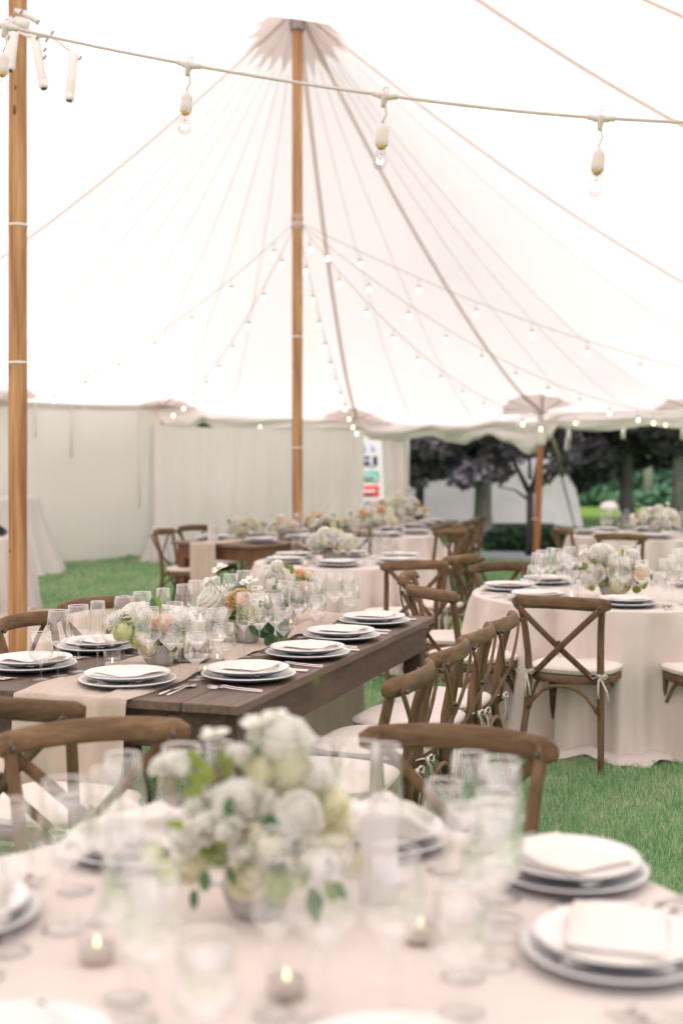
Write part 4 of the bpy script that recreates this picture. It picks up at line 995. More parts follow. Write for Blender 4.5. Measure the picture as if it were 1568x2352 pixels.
hero(vF, 'big blurred white and cream bouquet in the middle of the front round table', [
    (645, 1695, 66, 'ruffle', 'w', .2), (668, 1745, 55, 'dome', 'c', .1), (692, 1862, 58, 'dome', 'w', -.6), (560, 1842, 60, 'ruffle', 'w', -.3), (622, 1932, 50, 'ranunculus', 'c', -.9),
    (655, 1905, 36, 'ruffle', 'w', -.8), (570, 2018, 50, 'ranunculus', 'c', -.9), (645, 2035, 36, 'ranunculus', 'g', -.8), (735, 1990, 46, 'ranunculus', 'w', -1), (395, 1752, 30, 'ruffle', 'w', 0),
    (368, 1758, 26, 'ruffle', 'w', .1), (418, 1768, 25, 'rose', 'w', -.1), (548, 1733, 30, 'ruffle', 'w', 0), (490, 1676, 30, 'daisy', 'w', .1), (600, 1642, 34, 'daisy', 'w', .2), (632, 1630, 24, 'daisy', 'w', .3), (580, 1652, 26, 'daisy', 'w', .1),
    (350, 1965, 34, 'ranunculus', 'g', -.2), (380, 2005, 36, 'ranunculus', 'g', -.4), (425, 1932, 40, 'ruffle', 'w', -.5), (430, 1990, 40, 'dome', 'c', -.4), (480, 1900, 40, 'ruffle', 'w', -.4),
    (530, 1908, 32, 'rose', 'w', -.7), (560, 1955, 36, 'ranunculus', 'w', -.8), (600, 1775, 42, 'rose', 'c', 0), (720, 1785, 48, 'ruffle', 'w', .2), (760, 1850, 50, 'ruffle', 'c', .1), (775, 1920, 52, 'dome', 'c', .2),
    (690, 1940, 42, 'ruffle', 'c', -.1), (640, 1810, 45, 'rose', 'c', .3), (500, 1960, 36, 'ranunculus', 'g', .1), (800, 1975, 36, 'ruffle', 'c', .4), (455, 1855, 34, 'ruffle', 'w', .1), (510, 1835, 36, 'ruffle', 'w', .2)],
    [(490, 1795, 60, 'point', 'leaf_l', (-.5, 0, .9), -.2), (480, 1800, 60, 'point', 'leaf_l', (-.9, 0, .4), -.1), (470, 1815, 58, 'point', 'leaf_l', (-1, 0, -.1), -.2), (520, 1790, 60, 'point', 'leaf_l', (.1, 0, 1), -.1), (455, 1770, 58, 'point', 'leaf_l', (-.3, 0, 1), 0),
     (500, 1760, 44, 'point', 'leaf_l', (.4, 0, .9), 0), (600, 1905, 46, 'point', 'leaf_d', (1, 0, .4), -.9), (640, 1890, 44, 'round', 'leaf_d', (-1, 0, -.1), -.8), (675, 1985, 52, 'round', 'leaf_l', (.6, 0, -.7), -1), (665, 2010, 50, 'round', 'leaf_l', (1, 0, -.3), -1),
     (712, 2035, 95, 'point', 'leaf_d', (.25, 0, -1), -1), (745, 2020, 64, 'point', 'leaf_l', (.5, 0, -1), -1), (760, 2025, 60, 'point', 'leaf_e', (.7, 0, -.8), -.9), (470, 1995, 64, 'point', 'leaf_e', (0, 0, -1), -.6), (530, 1985, 60, 'narrow', 'leaf_d', (0, 0, -1), -.9),
     (650, 1960, 50, 'point', 'leaf_d', (.7, 0, .6), -.7), (425, 1900, 50, 'point', 'leaf_l', (-1, 0, .3), -.4), (560, 1990, 50, 'narrow', 'leaf_e', (-.2, 0, -1), -.8), (725, 1575, 30, 'narrow', 'leaf_l', (0, 0, 1), .2), (450, 2040, 60, 'point', 'leaf_e', (-.2, 0, -1), -.5)],
    21, .10, 4, bs=.86, ls=.92, R=.060, H=.075)
v1 = onT(366, 1530); v1 = (v1.x, v1.y, .7615)
hero(v1, 'concrete bowl of white ranunculus and a peach rose at the near end of long table', [
    (281, 1449, 23, 'ranunculus', 'g', -.6), (305, 1414, 30, 'ruffle', 'w', 0), (266, 1424, 20, 'ruffle', 'w', .1), (330, 1425, 22, 'ruffle', 'w', .1), (372, 1440, 27, 'rose', 'p', -.4), (393, 1460, 19, 'ranunculus', 'w', -.8), (418, 1424, 26, 'ruffle', 'w', -.1),
    (342, 1488, 22, 'ranunculus', 'c', -.8), (318, 1466, 22, 'ranunculus', 'g', -.6), (345, 1420, 18, 'ranunculus', 'c', .2), (425, 1470, 18, 'ranunculus', 'g', -.2), (390, 1490, 16, 'rose', 'c', -.4)],
    [(335, 1440, 22, 'point', 'leaf_l', (.3, 0, 1), -.4), (345, 1450, 24, 'round', 'leaf_d', (.8, 0, -.3), -.5), (300, 1430, 20, 'point', 'leaf_l', (-.5, 0, .8), -.3), (385, 1490, 18, 'round', 'leaf_d', (.6, 0, .2), -.7), (360, 1408, 28, 'point', 'leaf_l', (.1, 0, 1), .1),
     (352, 1404, 24, 'point', 'leaf_e', (-.1, 0, 1), 0)], 22, .07, 6, R=.066, H=.085)
v2 = onT(568, 1478); v2 = (v2.x, v2.y, .7615)
hero(v2, 'middle bouquet with peach rose, white blooms and green eucalyptus on the long table', [
    (482, 1378, 30, 'ruffle', 'w', 0), (476, 1398, 24, 'ruffle', 'w', -.2), (552, 1380, 27, 'rose', 'p', -.2), (536, 1398, 18, 'rose', 'p', -.3), (570, 1405, 22, 'rose', 'c', -.5), (578, 1420, 20, 'rose', 'c', -.6), (511, 1408, 22, 'ranunculus', 'w', -.5), (500, 1392, 18, 'rose', 'c', -.2),
    (525, 1428, 18, 'ranunculus', 'c', -.3), (532, 1445, 16, 'ranunculus', 'c', -.4), (501, 1299, 15, 'daisy', 'w', 0), (478, 1328, 15, 'daisy', 'w', -.1), (574, 1328, 15, 'daisy', 'w', .1), (563, 1334, 11, 'daisy', 'w', .1), (588, 1346, 12, 'daisy', 'w', .1), (590, 1366, 14, 'daisy', 'w', .1), (520, 1345, 12, 'daisy', 'w', .1)],
    [(600, 1418, 32, 'round', 'leaf_e', (.6, 0, -.5), -.9), (592, 1424, 28, 'round', 'leaf_e', (-.2, 0, -1), -.8), (605, 1428, 30, 'round', 'leaf_d', (.2, 0, -1), -1), (630, 1432, 26, 'round', 'leaf_e', (.8, 0, -.2), -.9), (632, 1445, 26, 'round', 'leaf_e', (.9, 0, -.1), -1), (622, 1455, 24, 'round', 'leaf_e', (0, 0, -1), -1),
     (636, 1462, 20, 'round', 'leaf_l', (.9, 0, -.4), -1), (560, 1400, 34, 'round', 'leaf_l', (-.3, 0, .9), -.4), (545, 1410, 36, 'point', 'leaf_l', (.2, 0, 1), -.3), (530, 1372, 34, 'round', 'leaf_e', (.9, 0, .3), .1)], 23, .07, 5, R=.058, H=.075)
v3 = onT(655, 1430); v3 = (v3.x, v3.y, .7615)
hero(v3, 'far bouquet of white blooms with lime leaves on the long farm table', [
    (625, 1340, 21, 'ranunculus', 'w', -.3), (637, 1322, 16, 'ruffle', 'w', 0), (622, 1320, 16, 'ruffle', 'w', .1), (721, 1350, 24, 'ruffle', 'w', -.2), (700, 1345, 13, 'rose', 'p', -.3), (668, 1340, 13, 'ruffle', 'w', 0), (652, 1362, 20, 'ruffle', 'w', -.3), (675, 1375, 18, 'ruffle', 'w', -.4),
    (637, 1299, 14, 'ruffle', 'w', 0), (690, 1322, 15, 'rose', 'p', .1), (705, 1325, 13, 'rose', 'c', .1), (640, 1385, 16, 'ruffle', 'w', -.4), (735, 1372, 14, 'daisy', 'w', -.2), (700, 1375, 16, 'rose', 'c', -.2), (660, 1400, 14, 'daisy', 'w', -.5), (610, 1356, 13, 'daisy', 'w', .1), (688, 1395, 14, 'ranunculus', 'c', -.4)],
    [(670, 1320, 18, 'point', 'leaf_l', (0, 0, 1), 0), (680, 1345, 24, 'point', 'leaf_l', (.4, 0, 1), -.2), (660, 1380, 20, 'round', 'leaf_d', (-.5, 0, -.5), -.5), (700, 1380, 20, 'point', 'leaf_d', (.4, 0, -.5), -.4), (665, 1308, 18, 'point', 'leaf_l', (-.6, 0, .7), .1), (690, 1335, 18, 'point', 'leaf_l', (.8, 0, .4), -.1)], 24, .06, 4, R=.055, H=.07)
v4 = onT(1405, 1372); v4 = (v4.x, v4.y, .7605)
hero(v4, 'bouquet with big white dahlia, blush roses and lime leaves on the right round table', [
    (1352, 1327, 22, 'dome', 'w', -.6), (1367, 1318, 18, 'ruffle', 'w', -.5), (1378, 1268, 22, 'ruffle', 'w', 0), (1366, 1280, 18, 'ruffle', 'w', -.1), (1392, 1275, 14, 'ruffle', 'w', 0), (1420, 1345, 22, 'ranunculus', 'c', -.7), (1442, 1292, 17, 'ruffle', 'w', -.2), (1462, 1300, 12, 'ruffle', 'w', -.1),
    (1425, 1268, 10, 'daisy', 'w', 0), (1338, 1265, 9, 'daisy', 'w', .1), (1455, 1272, 12, 'ruffle', 'w', 0), (1462, 1322, 16, 'rose', 'p', -.4), (1384, 1316, 10, 'rose', 'p', -.4), (1440, 1330, 18, 'ruffle', 'w', -.4), (1478, 1312, 14, 'ruffle', 'c', -.1), (1410, 1300, 14, 'rose', 'c', 0), (1476, 1335, 15, 'rose', 'c', -.2), (1430, 1310, 12, 'rose', 'c', -.1)],
    [(1350, 1300, 16, 'round', 'leaf_l', (-1, 0, .2), -.3), (1346, 1306, 16, 'round', 'leaf_l', (-.8, 0, -.3), -.3), (1362, 1296, 14, 'round', 'leaf_l', (.3, 0, .8), -.3), (1460, 1345, 20, 'round', 'leaf_l', (.2, 0, -1), -.5), (1470, 1338, 20, 'round', 'leaf_l', (.7, 0, -.6), -.5), (1445, 1345, 20, 'point', 'leaf_l', (-.3, 0, -1), -.5),
     (1376, 1338, 14, 'round', 'leaf_l', (.5, 0, -.9), -.7), (1360, 1345, 14, 'round', 'leaf_l', (-.2, 0, -1), -.7), (1428, 1280, 24, 'narrow', 'leaf_l', (.1, 0, 1), 0)], 25, .10, 6, ls=.95, R=.07, H=.07)
auto_bouquet((T3.x-.10, T3.y-.12, .76), 'round white bouquet on the middle round table', 36, .18, .12, 31, 'wwwwcw', R=.07, H=.10, rad=(.028, .043), tall=1)
auto_bouquet((T5.x+.10, T5.y+.1, .76), 'large loose cream flower heap on the back round table', 46, .30, .15, 32, 'cccwwwwwp', R=.07, H=.10, rad=(.022, .038), tall=4)
auto_bouquet((T5.x-.25, T5.y-.3, .76), 'small cream bouquet at the left of the back round table', 20, .13, .10, 33, 'ccwg', R=.05, H=.08, rad=(.02, .032), tall=1)
p = t6(.9, .5); auto_bouquet((p.x, p.y, .76), 'tall cream flower heap on the farthest farm table', 52, .38, .19, 34, 'cccwwwp', R=.07, H=.11, rad=(.024, .04), tall=4)
p = t2(.55, .60); auto_bouquet((p.x, p.y, .76), 'greenish white bouquet nearest on the back farm table', 26, .17, .11, 35, 'wcgw', R=.055, H=.08, rad=(.02, .034), tall=2, nl=22)
p = t2(1.1, .55); auto_bouquet((p.x, p.y, .76), 'blush and cream bouquet in the middle of the back farm table', 26, .19, .10, 36, 'wcwwp', R=.055, H=.08, rad=(.02, .032), tall=2)
p = t2(1.7, .55); auto_bouquet((p.x, p.y, .76), 'cream bouquet beside the centre pole on the back farm table', 22, .15, .15, 37, 'wccp', R=.055, H=.08, rad=(.024, .038), tall=2)
auto_bouquet((T7.x, T7.y-.1, .76), 'blurred white bouquet on the far right round table', 44, .28, .15, 38, 'wwwc', R=.07, H=.11, rad=(.026, .042), tall=2)

# ------------------------------------------------------------------ string lights
def bulb_parts(far):
    sk = MB(); sk.lathe([(.004, .066), (.006, .060), (.0135, .054), (.0185, .044), (.019, .020), (.0205, .017), (.0208, .004), (.0185, -.004), (.014, -.004)], 20)
    co = MB().lathe([(.0135, -.003), (.014, -.010), (.012, -.012)], 16)
    gb = MB().lathe([(.012, -.010), (.014, -.018), (.0205, -.036), (.0235, -.052), (.0215, -.066), (.014, -.076), (.001, -.080)], 24)
    sup = MB(); sup.tube([(0, 0, -.012), (0, 0, -.034)], .0035, 8); sup.tube([(-.002, 0, -.03), (-.008, 0, -.044)], .0006, 4); sup.tube([(.002, 0, -.03), (.008, 0, -.044)], .0006, 4)
    fil = MB(); fil.tube([(.009*math.cos(t), .004*math.sin(t*2), -.046-.010*abs(math.sin(t))) for t in [pi*i/12 for i in range(13)]], .0022, 6); fil.tube([(-.009, 0, -.045), (-.005, 0, -.058), (0, 0, -.052), (.005, 0, -.058), (.009, 0, -.045)], .0022, 6)
    return [sk.mesh('socket', M['socket']), co.mesh('collar', M['brass']), gb.mesh('glass_bulb', M['glass_bulb']), sup.mesh('glass_support', M['glass_rim']), fil.mesh('filament', M['glow'])]
BP = bulb_parts(False)
W4 = [Vector((-1.124, 4.23, 3.0)), Vector((-.506, 4.20, 2.862)), Vector((.137, 3.95, 2.687)), Vector((.769, 3.74, 2.559))]
pre = [Vector((-5.9, 4.45, 5.1)), Vector((-4.0, 4.38, 4.08)), Vector((-2.9, 4.33, 3.58)), Vector((-1.75, 4.27, 3.19))]; post = [Vector((1.42, 3.54, 2.49)), Vector((2.6, 3.2, 2.44)), Vector((4.2, 2.7, 2.45)), Vector((5.4, 2.3, 2.46))]
allp = pre+W4+post
def catmull(P, n=8):
    out = []
    for i in range(len(P)-1):
        a, b, c, d = P[max(i-1, 0)], P[i], P[i+1], P[min(i+2, len(P)-1)]
        for k in range(n):
            t = k/n; out.append(.5*((2*b)+(c-a)*t+(2*a-5*b+4*c-d)*t*t+(3*b-a-3*c+d)*t**3))
    return out+[P[-1]]
st = tag(empty('string_lights', W4[1]), 'near string of large clear bulbs on a white cable across the top of the picture', 'string lights', 'string lights under the tent roof')
MB().tube([p-W4[1] for p in catmull(allp)], .0055, 8).build('cable', M['cable'], st)
for i, p in enumerate([pre[3]]+W4+[post[0]]):
    q = allp[allp.index(p)+1]-allp[allp.index(p)-1]; a = math.atan2(q.y, q.x); o = p-W4[1]; sl_ = math.atan2(q.z, q.to_2d().length)
    g = MB(); g.tube([(-.040, 0, 0), (-.026, 0, 0), (-.02, 0, -.002), (.02, 0, -.002), (.026, 0, 0), (.040, 0, 0)], [.009, .009, .011, .011, .009, .009], 10)
    g.tube([(0, 0, 0), (0, 0, -.014), (0, 0, -.028), (0, 0, -.038)], None, 10, flat=[(.011, .026), (.009, .018), (.008, .011), (.006, .007)], up=Vector((0, 1, 0)))
    g.tube([(.008*math.cos(t), 0, .016+.009*math.sin(t)) for t in [2*pi*k/12 for k in range(13)]], .0022, 6)
    hg = g.build('hanger', M['socket'], st, loc=o, rot=(0, -sl_, a))
    tilt = (R_.uniform(-.05, .05), .10, 0)
    dn = Vector((-.012, 0, -.10)); b = o+dn-Vector((0, 0, .055))
    MB().tube([o+Vector((0, 0, -.03)), o+Vector((.003, 0, -.06)), b+Vector((.002, 0, .068))], .0028, 6).build('drop_wire', M['cable'], st)
    sk = inst(BP[0], 'socket', st, b, tilt)
    for mm, nm in zip(BP[1:], ('collar', 'glass_bulb', 'glass_support', 'filament')): inst(mm, nm, sk)
fb = MB().lathe([(.004, .03), (.020, .02), (.020, -.015), (.012, -.02)], 10).mesh('socket', M['socket'])
fg_ = MB().lathe([(.009, -.02), (.016, -.040), (.019, -.056), (.012, -.070), (.001, -.074)], 12).mesh('lit_bulb', M['bulbfar'])
def far_string(a, b, sag, n, label, t0=.03, t1=.99):
    a = Vector(a); b = Vector(b); s = tag(empty('string_lights', a), label, 'string lights', 'string lights under the tent roof')
    f = lambda t: (b-a)*t-Vector((0, 0, sag*4*t*(1-t)))
    MB().tube([f(i/40) for i in range(41)], .0045, 5).build('cable', M['cable'], s)
    for i in range(n):
        t = t0+(t1-t0)*i/(n-1); p = f(t); k = inst(fb, 'socket', s, p-Vector((0, 0, .10))); inst(fg_, 'lit_bulb', k, (0, 0, 0))
        MB().tube([p, p-Vector((0, 0, .08))], .003, 4).build('drop_wire', M['cable'], s)
top = Vector((-.49, 13.93, 4.2))
tgt = {5: ('left sidewall corner', 9, .35), 6: ('left corner of the pleated panel', 10, .38), 7: ('pole head above the coloured signs', 11, .30), 8: ('orange side pole', 11, .42), 9: ('right frame edge', 12, .48), 10: ('far right of the tent', 13, .55)}
for k, (nm, n, sg) in tgt.items():
    e = PERI[k]; far_string(top, (e[0], e[1]-.08, e[2]-.12), sg, n, t0=.04+.012*(k % 4)*1.7, label= f'string of small lit bulbs, centre pole to the {nm}')
far_string((PERI[6][0], PERI[6][1]-.12, 2.38), (PERI[7][0], PERI[7][1]-.12, 2.2), .03, 5, 'short row of warm bulbs along the eave behind centre pole', .02, .5)
far_string((PERI[8][0], PERI[8][1]-.12, 2.26), (PERI[9][0]+1.5, PERI[9][1]-1.5, 2.3), .05, 4, 'warm bulbs along the right eave valance', .12, .95)

# ------------------------------------------------------------------ clamp lights on the left pole
s8 = F/8.0
def Q(px, py, dy=0): return atd(px, py, 7.9+dy)
lf = tag(empty('clamp_light_cluster', Q(40, 60)), 'cluster of white spotlights clamped to the tall left pole near the top', 'light fixture'); O = Vector(lf.location)
def tb(pts, r, name, m='whiteplastic', seg=14, parent=None):
    return MB().tube([Q(*p)-O for p in pts], r, seg).build(name, M[m], parent or lf)
tb([(18, 58, .05), (66, 82, -.08), (118, 82, -.12), (160, 116, -.12)], [.013, .014, .010, .009], 'arm')
tb([(34, 22, -.08), (54, 28, -.08), (88, 50, -.08)], [.012, .018, .016], 'arm'); tb([(30, 45, -.09), (62, 58, -.10)], [.022, .024], 'arm')
MB().lathe([(.060, -.05), (.078, -.045), (.078, .045), (.060, .05)], 20).build('pole_clamp', M['whiteplastic'], lf, loc=Vector((-2.05, 8.0, Q(40, 50).z))-O)
for (a, b, cc) in (((80, 84), (92, 158), (101, 202)), ((170, 118), (163, 190), (159, 230)), ((32, 70), (30, 120), (22, 160))):
    a_, b_, c_ = Q(*a, -.12)-O, Q(*b, -.14)-O, Q(*cc, -.15)-O
    d = (c_-a_)
    h = MB().tube([a_, a_+d*.04, a_+d*.5, a_+d*.84, a_+d*.86, a_+d*.9, a_+d*.97, c_], [.020, .030, .030, .030, .026, .032, .030, .024], 18).build('spotlight_tube', M['whiteplastic'], lf)
    MB().tube([c_, c_+d.normalized()*.008], [.020, .018], 14).build('lens', M['lens'], h)
for p in ((88, 50), (87, 84), (104, 130), (104, 113), (121, 74), (185, 132), (20, 86), (50, 26), (33, 34), (108, 91)):
    c0 = Q(p[0], p[1], -.15)-O; MB().tube([c0-Vector((.010, 0, .014)), c0+Vector((.006, 0, .012))], [.007, .010], 8).build('clamp_knob', M['metal'], lf)

# ------------------------------------------------------------------ outside: signs, white tent, trees, hedges
sb = tag(empty('sign_board', (.77, 23.0, 0)), 'tall white board with blue, navy, teal and red panels beyond the sidewall gap', 'sign'); Y = 23.0
def sgn(x0, x1, y0, y1, m, name, dy=0, parent=sb, n=1):
    a = atd(x0, y0, Y-dy); b = atd(x1, y1, Y-dy); c = (a+b)/2-Vector(sb.location)
    return MB().bbox(c, (abs(b.x-a.x), .012, abs(a.z-b.z)), .002).build(name, m, parent, smooth=False)
sw = mat('sign_white', (.72, .70, .70), .5); sbl = mat('sign_blue', (.12, .42, .72), .5); sn = mat('sign_navy', (.01, .05, .09), .5); st_ = mat('sign_teal', (.03, .42, .33), .5); sr = mat('sign_red', (.72, .035, .03), .5)
sgn(815, 882, 968, 1230, sw, 'board')
sgn(826, 866, 1048, 1068, sn, 'navy_panel', .02); sgn(832, 850, 1056, 1060, sw, 'white_mark', .04); sgn(850, 856, 1046, 1070, sw, 'white_mark', .05)
sgn(826, 870, 1083, 1104, st_, 'teal_panel', .02); sgn(832, 859, 1089, 1093, sw, 'white_mark', .04); sgn(832, 855, 1097, 1099, sw, 'white_mark', .04); sgn(860, 864, 1090, 1106, sw, 'white_mark', .05)
sgn(826, 870, 1116, 1139, sr, 'red_panel', .02); sgn(832, 862, 1125, 1131, sw, 'white_mark', .04)
for x, y0, y1, sl2 in ((832, 1010, 1035, 1), (852, 1020, 1034, 1)):
    a = atd(x, y0, Y-.03)-Vector(sb.location); b = atd(x, y1, Y-.03)-Vector(sb.location); c = atd(x+9, y1, Y-.03)-Vector(sb.location); dd = Vector((0, .012, 0))
    MB().add([a, b, c, a+dd, b+dd, c+dd], [(0, 1, 2), (5, 4, 3), (0, 3, 4, 1), (1, 4, 5, 2), (2, 5, 3, 0)]).build('blue_triangle', sbl, sb, smooth=False)
sgn(826, 870, 1150, 1200, mat('sign_grey', (.3, .3, .33), .5), 'grey_panel', .02)

ot = tag(empty('white_marquee', (2.2, 27, 0)), 'low white side tent outside behind the grey trunk and slender tree', 'tent')
wm = mat('marquee_cloth', (.88, .84, .88), .7, .2, col2=(.82, .78, .82), noise_scale=1.5, trans=.3)
def quad_wavy(P00, P10, P01, P11, nu, nv, amp, name, seed, m, parent):
    vs = []; P00, P10, P01, P11 = map(Vector, (P00, P10, P01, P11)); nr = (P10-P00).cross(P01-P00).normalized()
    for i in range(nu+1):
        for j in range(nv+1):
            u, v = i/nu, j/nv; p = P00.lerp(P10, u).lerp(P01.lerp(P11, u), v); vs.append(p+nr*amp*(noise.noise(Vector((u*7, v*2.5, seed)))+.4*noise.noise(Vector((u*18, v*5, seed)))))
    n1 = nv+1; return MB().add(vs, [(i*n1+j, (i+1)*n1+j, (i+1)*n1+j+1, i*n1+j+1) for i in range(nu) for j in range(nv)]).build(name, m, parent)
Ox = Vector(ot.location)
def LX(px, Y): return (px-784)*Y/F
quad_wavy((LX(880, 27)-2.2-.4, 0, .22), (LX(1272, 27)-2.2, 0, .22), (LX(880, 27)-2.2-.4, .15, 1.5), (LX(1272, 27)-2.2, .15, 1.45), 50, 12, .05, 'front_wall', 3, wm, ot)
quad_wavy((LX(880, 27)-2.2-.4, 1.2, 0), (LX(1300, 27)-2.2, 1.2, 0), (LX(880, 27)-2.2-.4, 1.2, .24), (LX(1300, 27)-2.2, 1.2, .24), 8, 2, .01, 'under_wall_shade', 5, mat('painted_shade_grey', (.2, .2, .23), .8), ot)  # grey sheet painted as the shade in the gap under the front wall
quad_wavy((LX(1272, 27)-2.2, 0, .18), (LX(1352, 27)-2.2, .6, .10), (LX(1272, 27)-2.2, .15, 1.45), (LX(1334, 27)-2.2, .6, .95), 20, 12, .05, 'right_wall', 7, wm, ot)
quad_wavy((LX(880, 27)-2.6, .15, 1.5), (LX(1272, 27)-2.2, .15, 1.45), (LX(900, 27)-2.2, 2.5, 3.1), (LX(1220, 27)-2.2, 2.5, 3.1), 40, 10, .05, 'roof', 8, wm, ot)
quad_wavy((LX(1272, 27)-2.2, .15, 1.45), (LX(1334, 27)-2.2, .6, .95), (LX(1220, 27)-2.2, 2.5, 3.1), (LX(1235, 27)-2.2, 2.9, 3.0), 14, 10, .03, 'roof', 9, wm, ot)

bark = mat('grey_bark', (.13, .12, .115), .9, .1, col2=(.22, .21, .20), noise_scale=5, stretch=(4, 4, .8), bump=.5, bump_scale=12)
darkbark = mat('dark_bark', (.035, .032, .034), .85, .1, col2=(.075, .07, .07), noise_scale=7, stretch=(4, 4, .8))
def leafcloud(centers, n, size, seed, m, name, parent, off, droop=.3):
    rs = np.random.RandomState(seed); C = np.array([c[:3] for c in centers]); Rr = np.array([c[3] for c in centers]); S = np.array([c[4] if len(c) > 4 else .6 for c in centers])
    wgt = Rr**2; idx = rs.choice(len(C), n, p=wgt/wgt.sum())
    d = rs.normal(size=(n, 3)); d /= np.linalg.norm(d, axis=1)[:, None]; rad = rs.uniform(.25, 1, n)**.6
    P = C[idx]+d*(Rr[idx]*rad)[:, None]*np.stack([np.ones(n), np.ones(n), S[idx]], 1)-np.array(off)
    a = rs.normal(size=(n, 3)); a[:, 2] = a[:, 2]*.5-droop; a /= np.linalg.norm(a, axis=1)[:, None]
    b = np.cross(a, rs.normal(size=(n, 3))); b /= np.linalg.norm(b, axis=1)[:, None]
    s = size*rs.uniform(.6, 1.3, n)[:, None]; V = np.stack([P-a*s*.5, P+b*s*.32, P+a*s*.6, P-b*s*.32], 1).reshape(-1, 3)
    me = bpy.data.meshes.new(name); me.vertices.add(n*4); me.vertices.foreach_set('co', V.reshape(-1)); me.loops.add(n*4); me.loops.foreach_set('vertex_index', np.arange(n*4, dtype=np.int32))
    me.polygons.add(n); me.polygons.foreach_set('loop_start', np.arange(n, dtype=np.int32)*4); me.polygons.foreach_set('loop_total', np.full(n, 4, np.int32)); me.update(calc_edges=True); me.materials.append(m)
    return inst(me, name, parent)
purple = mat('purple_leaves', (.07, .06, .075), .45, .6, col2=(.17, .155, .19), noise_scale=1.6, trans=.15)
dgreen = mat('dark_green_leaves', (.018, .05, .022), .5, .4, col2=(.05, .11, .05), noise_scale=1.2, trans=.2)
bgreen = mat('blue_green_leaves', (.07, .17, .10), .6, .3, col2=(.16, .32, .19), noise_scale=1.5, trans=.25)
lgreen = mat('pale_green_leaves', (.40, .46, .20), .6, .3, col2=(.62, .64, .40), noise_scale=1.5, trans=.3)
yellow = mat('yellow_blooms', (.65, .50, .03), .6, .2, trans=.3)
def tree(loc, label, trunk, branches, centers, n, size, seed, lm, bm, grp=None):
    t = tag(empty('tree', loc), label, 'tree', grp); g = MB(); g.tube(trunk[0], trunk[1], 14); g.build('trunk', bm, t)
    for P, r in branches: MB().tube(P, r, 7).build('branch', bm, t)
    leafcloud(centers, n, size, seed, lm, 'crown', t, loc); return t
def px2(px, py, Y): v = atd(px, py, Y); return (v.x, v.y, v.z)
Y = 23.5; tx = LX(1108, Y)
cen = [(*px2(x, y, Y+dy), r, .55) for x, y, dy, r in ((930, 1020, 0, .45), (965, 1040, .5, .5), (1000, 1020, -.4, .5), (1050, 1030, .3, .5), (1040, 1075, -.2, .42), (1085, 1085, -.5, .40), (1000, 1085, .3, .3), (1120, 1040, .5, .6), (1160, 1020, 0, .5), (1100, 980, 0, .7), (1000, 960, 0, .8), (920, 985, .3, .5), (1180, 970, .5, .8), (950, 1085, 0, .22), (965, 1110, 0, .2), (1060, 1105, -.6, .28), (1135, 1085, .4, .4), (1100, 900, 0, 1.4), (1000, 880, 0, 1.3), (1200, 880, 0, 1.3))]
tree((tx, Y, 0), 'thick grey-trunked purple-leaf tree outside left of the slender tree', ([(.05, 0, -.02), (0, 0, .15), (0, 0, .6), (.02, 0, 1.4), (0, 0, 2.6), (.1, 0, 4)], [.30, .20, .165, .15, .15, .09]),
     [([(0, 0, 1.3), (-.4, -.1, 1.7), (-1.1, -.2, 1.9)], [.06, .04, .02]), ([(0, 0, 1.5), (.5, 0, 1.9), (1.0, .1, 2.2)], [.07, .05, .02]), ([(0, 0, 1.2), (-.6, -.3, 1.45), (-.9, -.4, 1.4)], [.04, .02, .01])],
     cen, 15000, .15, 41, purple, bark)
Yt = 20.0; tx = LX(1217, Yt); lz = lambda py, Y: CAMH-(py-HZ)*Y/F
cen = [(*px2(x, y, Yt+dy), r, .6) for x, y, dy, r in ((1160, 1010, 0, .35), (1190, 1040, -.2, .3), (1140, 1045, .2, .25), (1260, 1030, .2, .35), (1280, 1075, .1, .26), (1150, 1085, 0, .16), (1300, 1050, 0, .25), (1230, 1000, .3, .5), (1180, 985, 0, .45), (1290, 1010, .4, .4), (1255, 1100, .1, .14), (1240, 900, 0, 1.1), (1120, 940, 0, .7))]
tree((tx, Yt, 0), 'slender dark young tree with forked stems just left of the orange pole', ([(0, 0, 0), (0, 0, .5), (.0, 0, lz(1130, Yt))], [.085, .06, .055]),
     [([(0, 0, lz(1135, Yt)), (-.12, 0, lz(1100, Yt)), (-.26, 0, lz(1060, Yt)), (-.35, .05, lz(1010, Yt))], [.05, .04, .03, .02]), ([(0, 0, lz(1135, Yt)), (.10, .05, lz(1095, Yt)), (.16, .05, lz(1040, Yt)), (.3, .1, lz(980, Yt))], [.05, .04, .03, .02]),
      ([(0, 0, lz(1100, Yt)+.0), (-.02, -.05, lz(1050, Yt)), (0, 0, lz(990, Yt))], [.03, .022, .015]), ([(0, 0, lz(1150, Yt)), (-.25, 0, lz(1125, Yt)), (-.5, .05, lz(1118, Yt))], [.025, .015, .008]), ([(.05, 0, lz(1130, Yt)), (.35, .05, lz(1100, Yt)), (.5, .05, lz(1080, Yt))], [.025, .018, .01])],
     cen, 6500, .10, 42, purple, darkbark)
Yc = 25.5
tree((LX(963, Yc), Yc, 0), 'thin dark trunk with drooping branches behind the gathered white curtain', ([(0, 0, 0), (0, 0, .8), (.02, 0, 1.6), (0, 0, 2.8)], [.11, .09, .08, .05]), [([(0, 0, 1.2), (-.3, -.1, 1.35), (-.7, -.2, 1.3)], [.03, .02, .01])],
     [(*px2(x, y, Yc), r, .7) for x, y, r in ((930, 1040, .45), (905, 1030, .4), (960, 1010, .6), (990, 1050, .4), (925, 1080, .25), (940, 1110, .18))], 3500, .14, 43, purple, darkbark)
Yr = 30
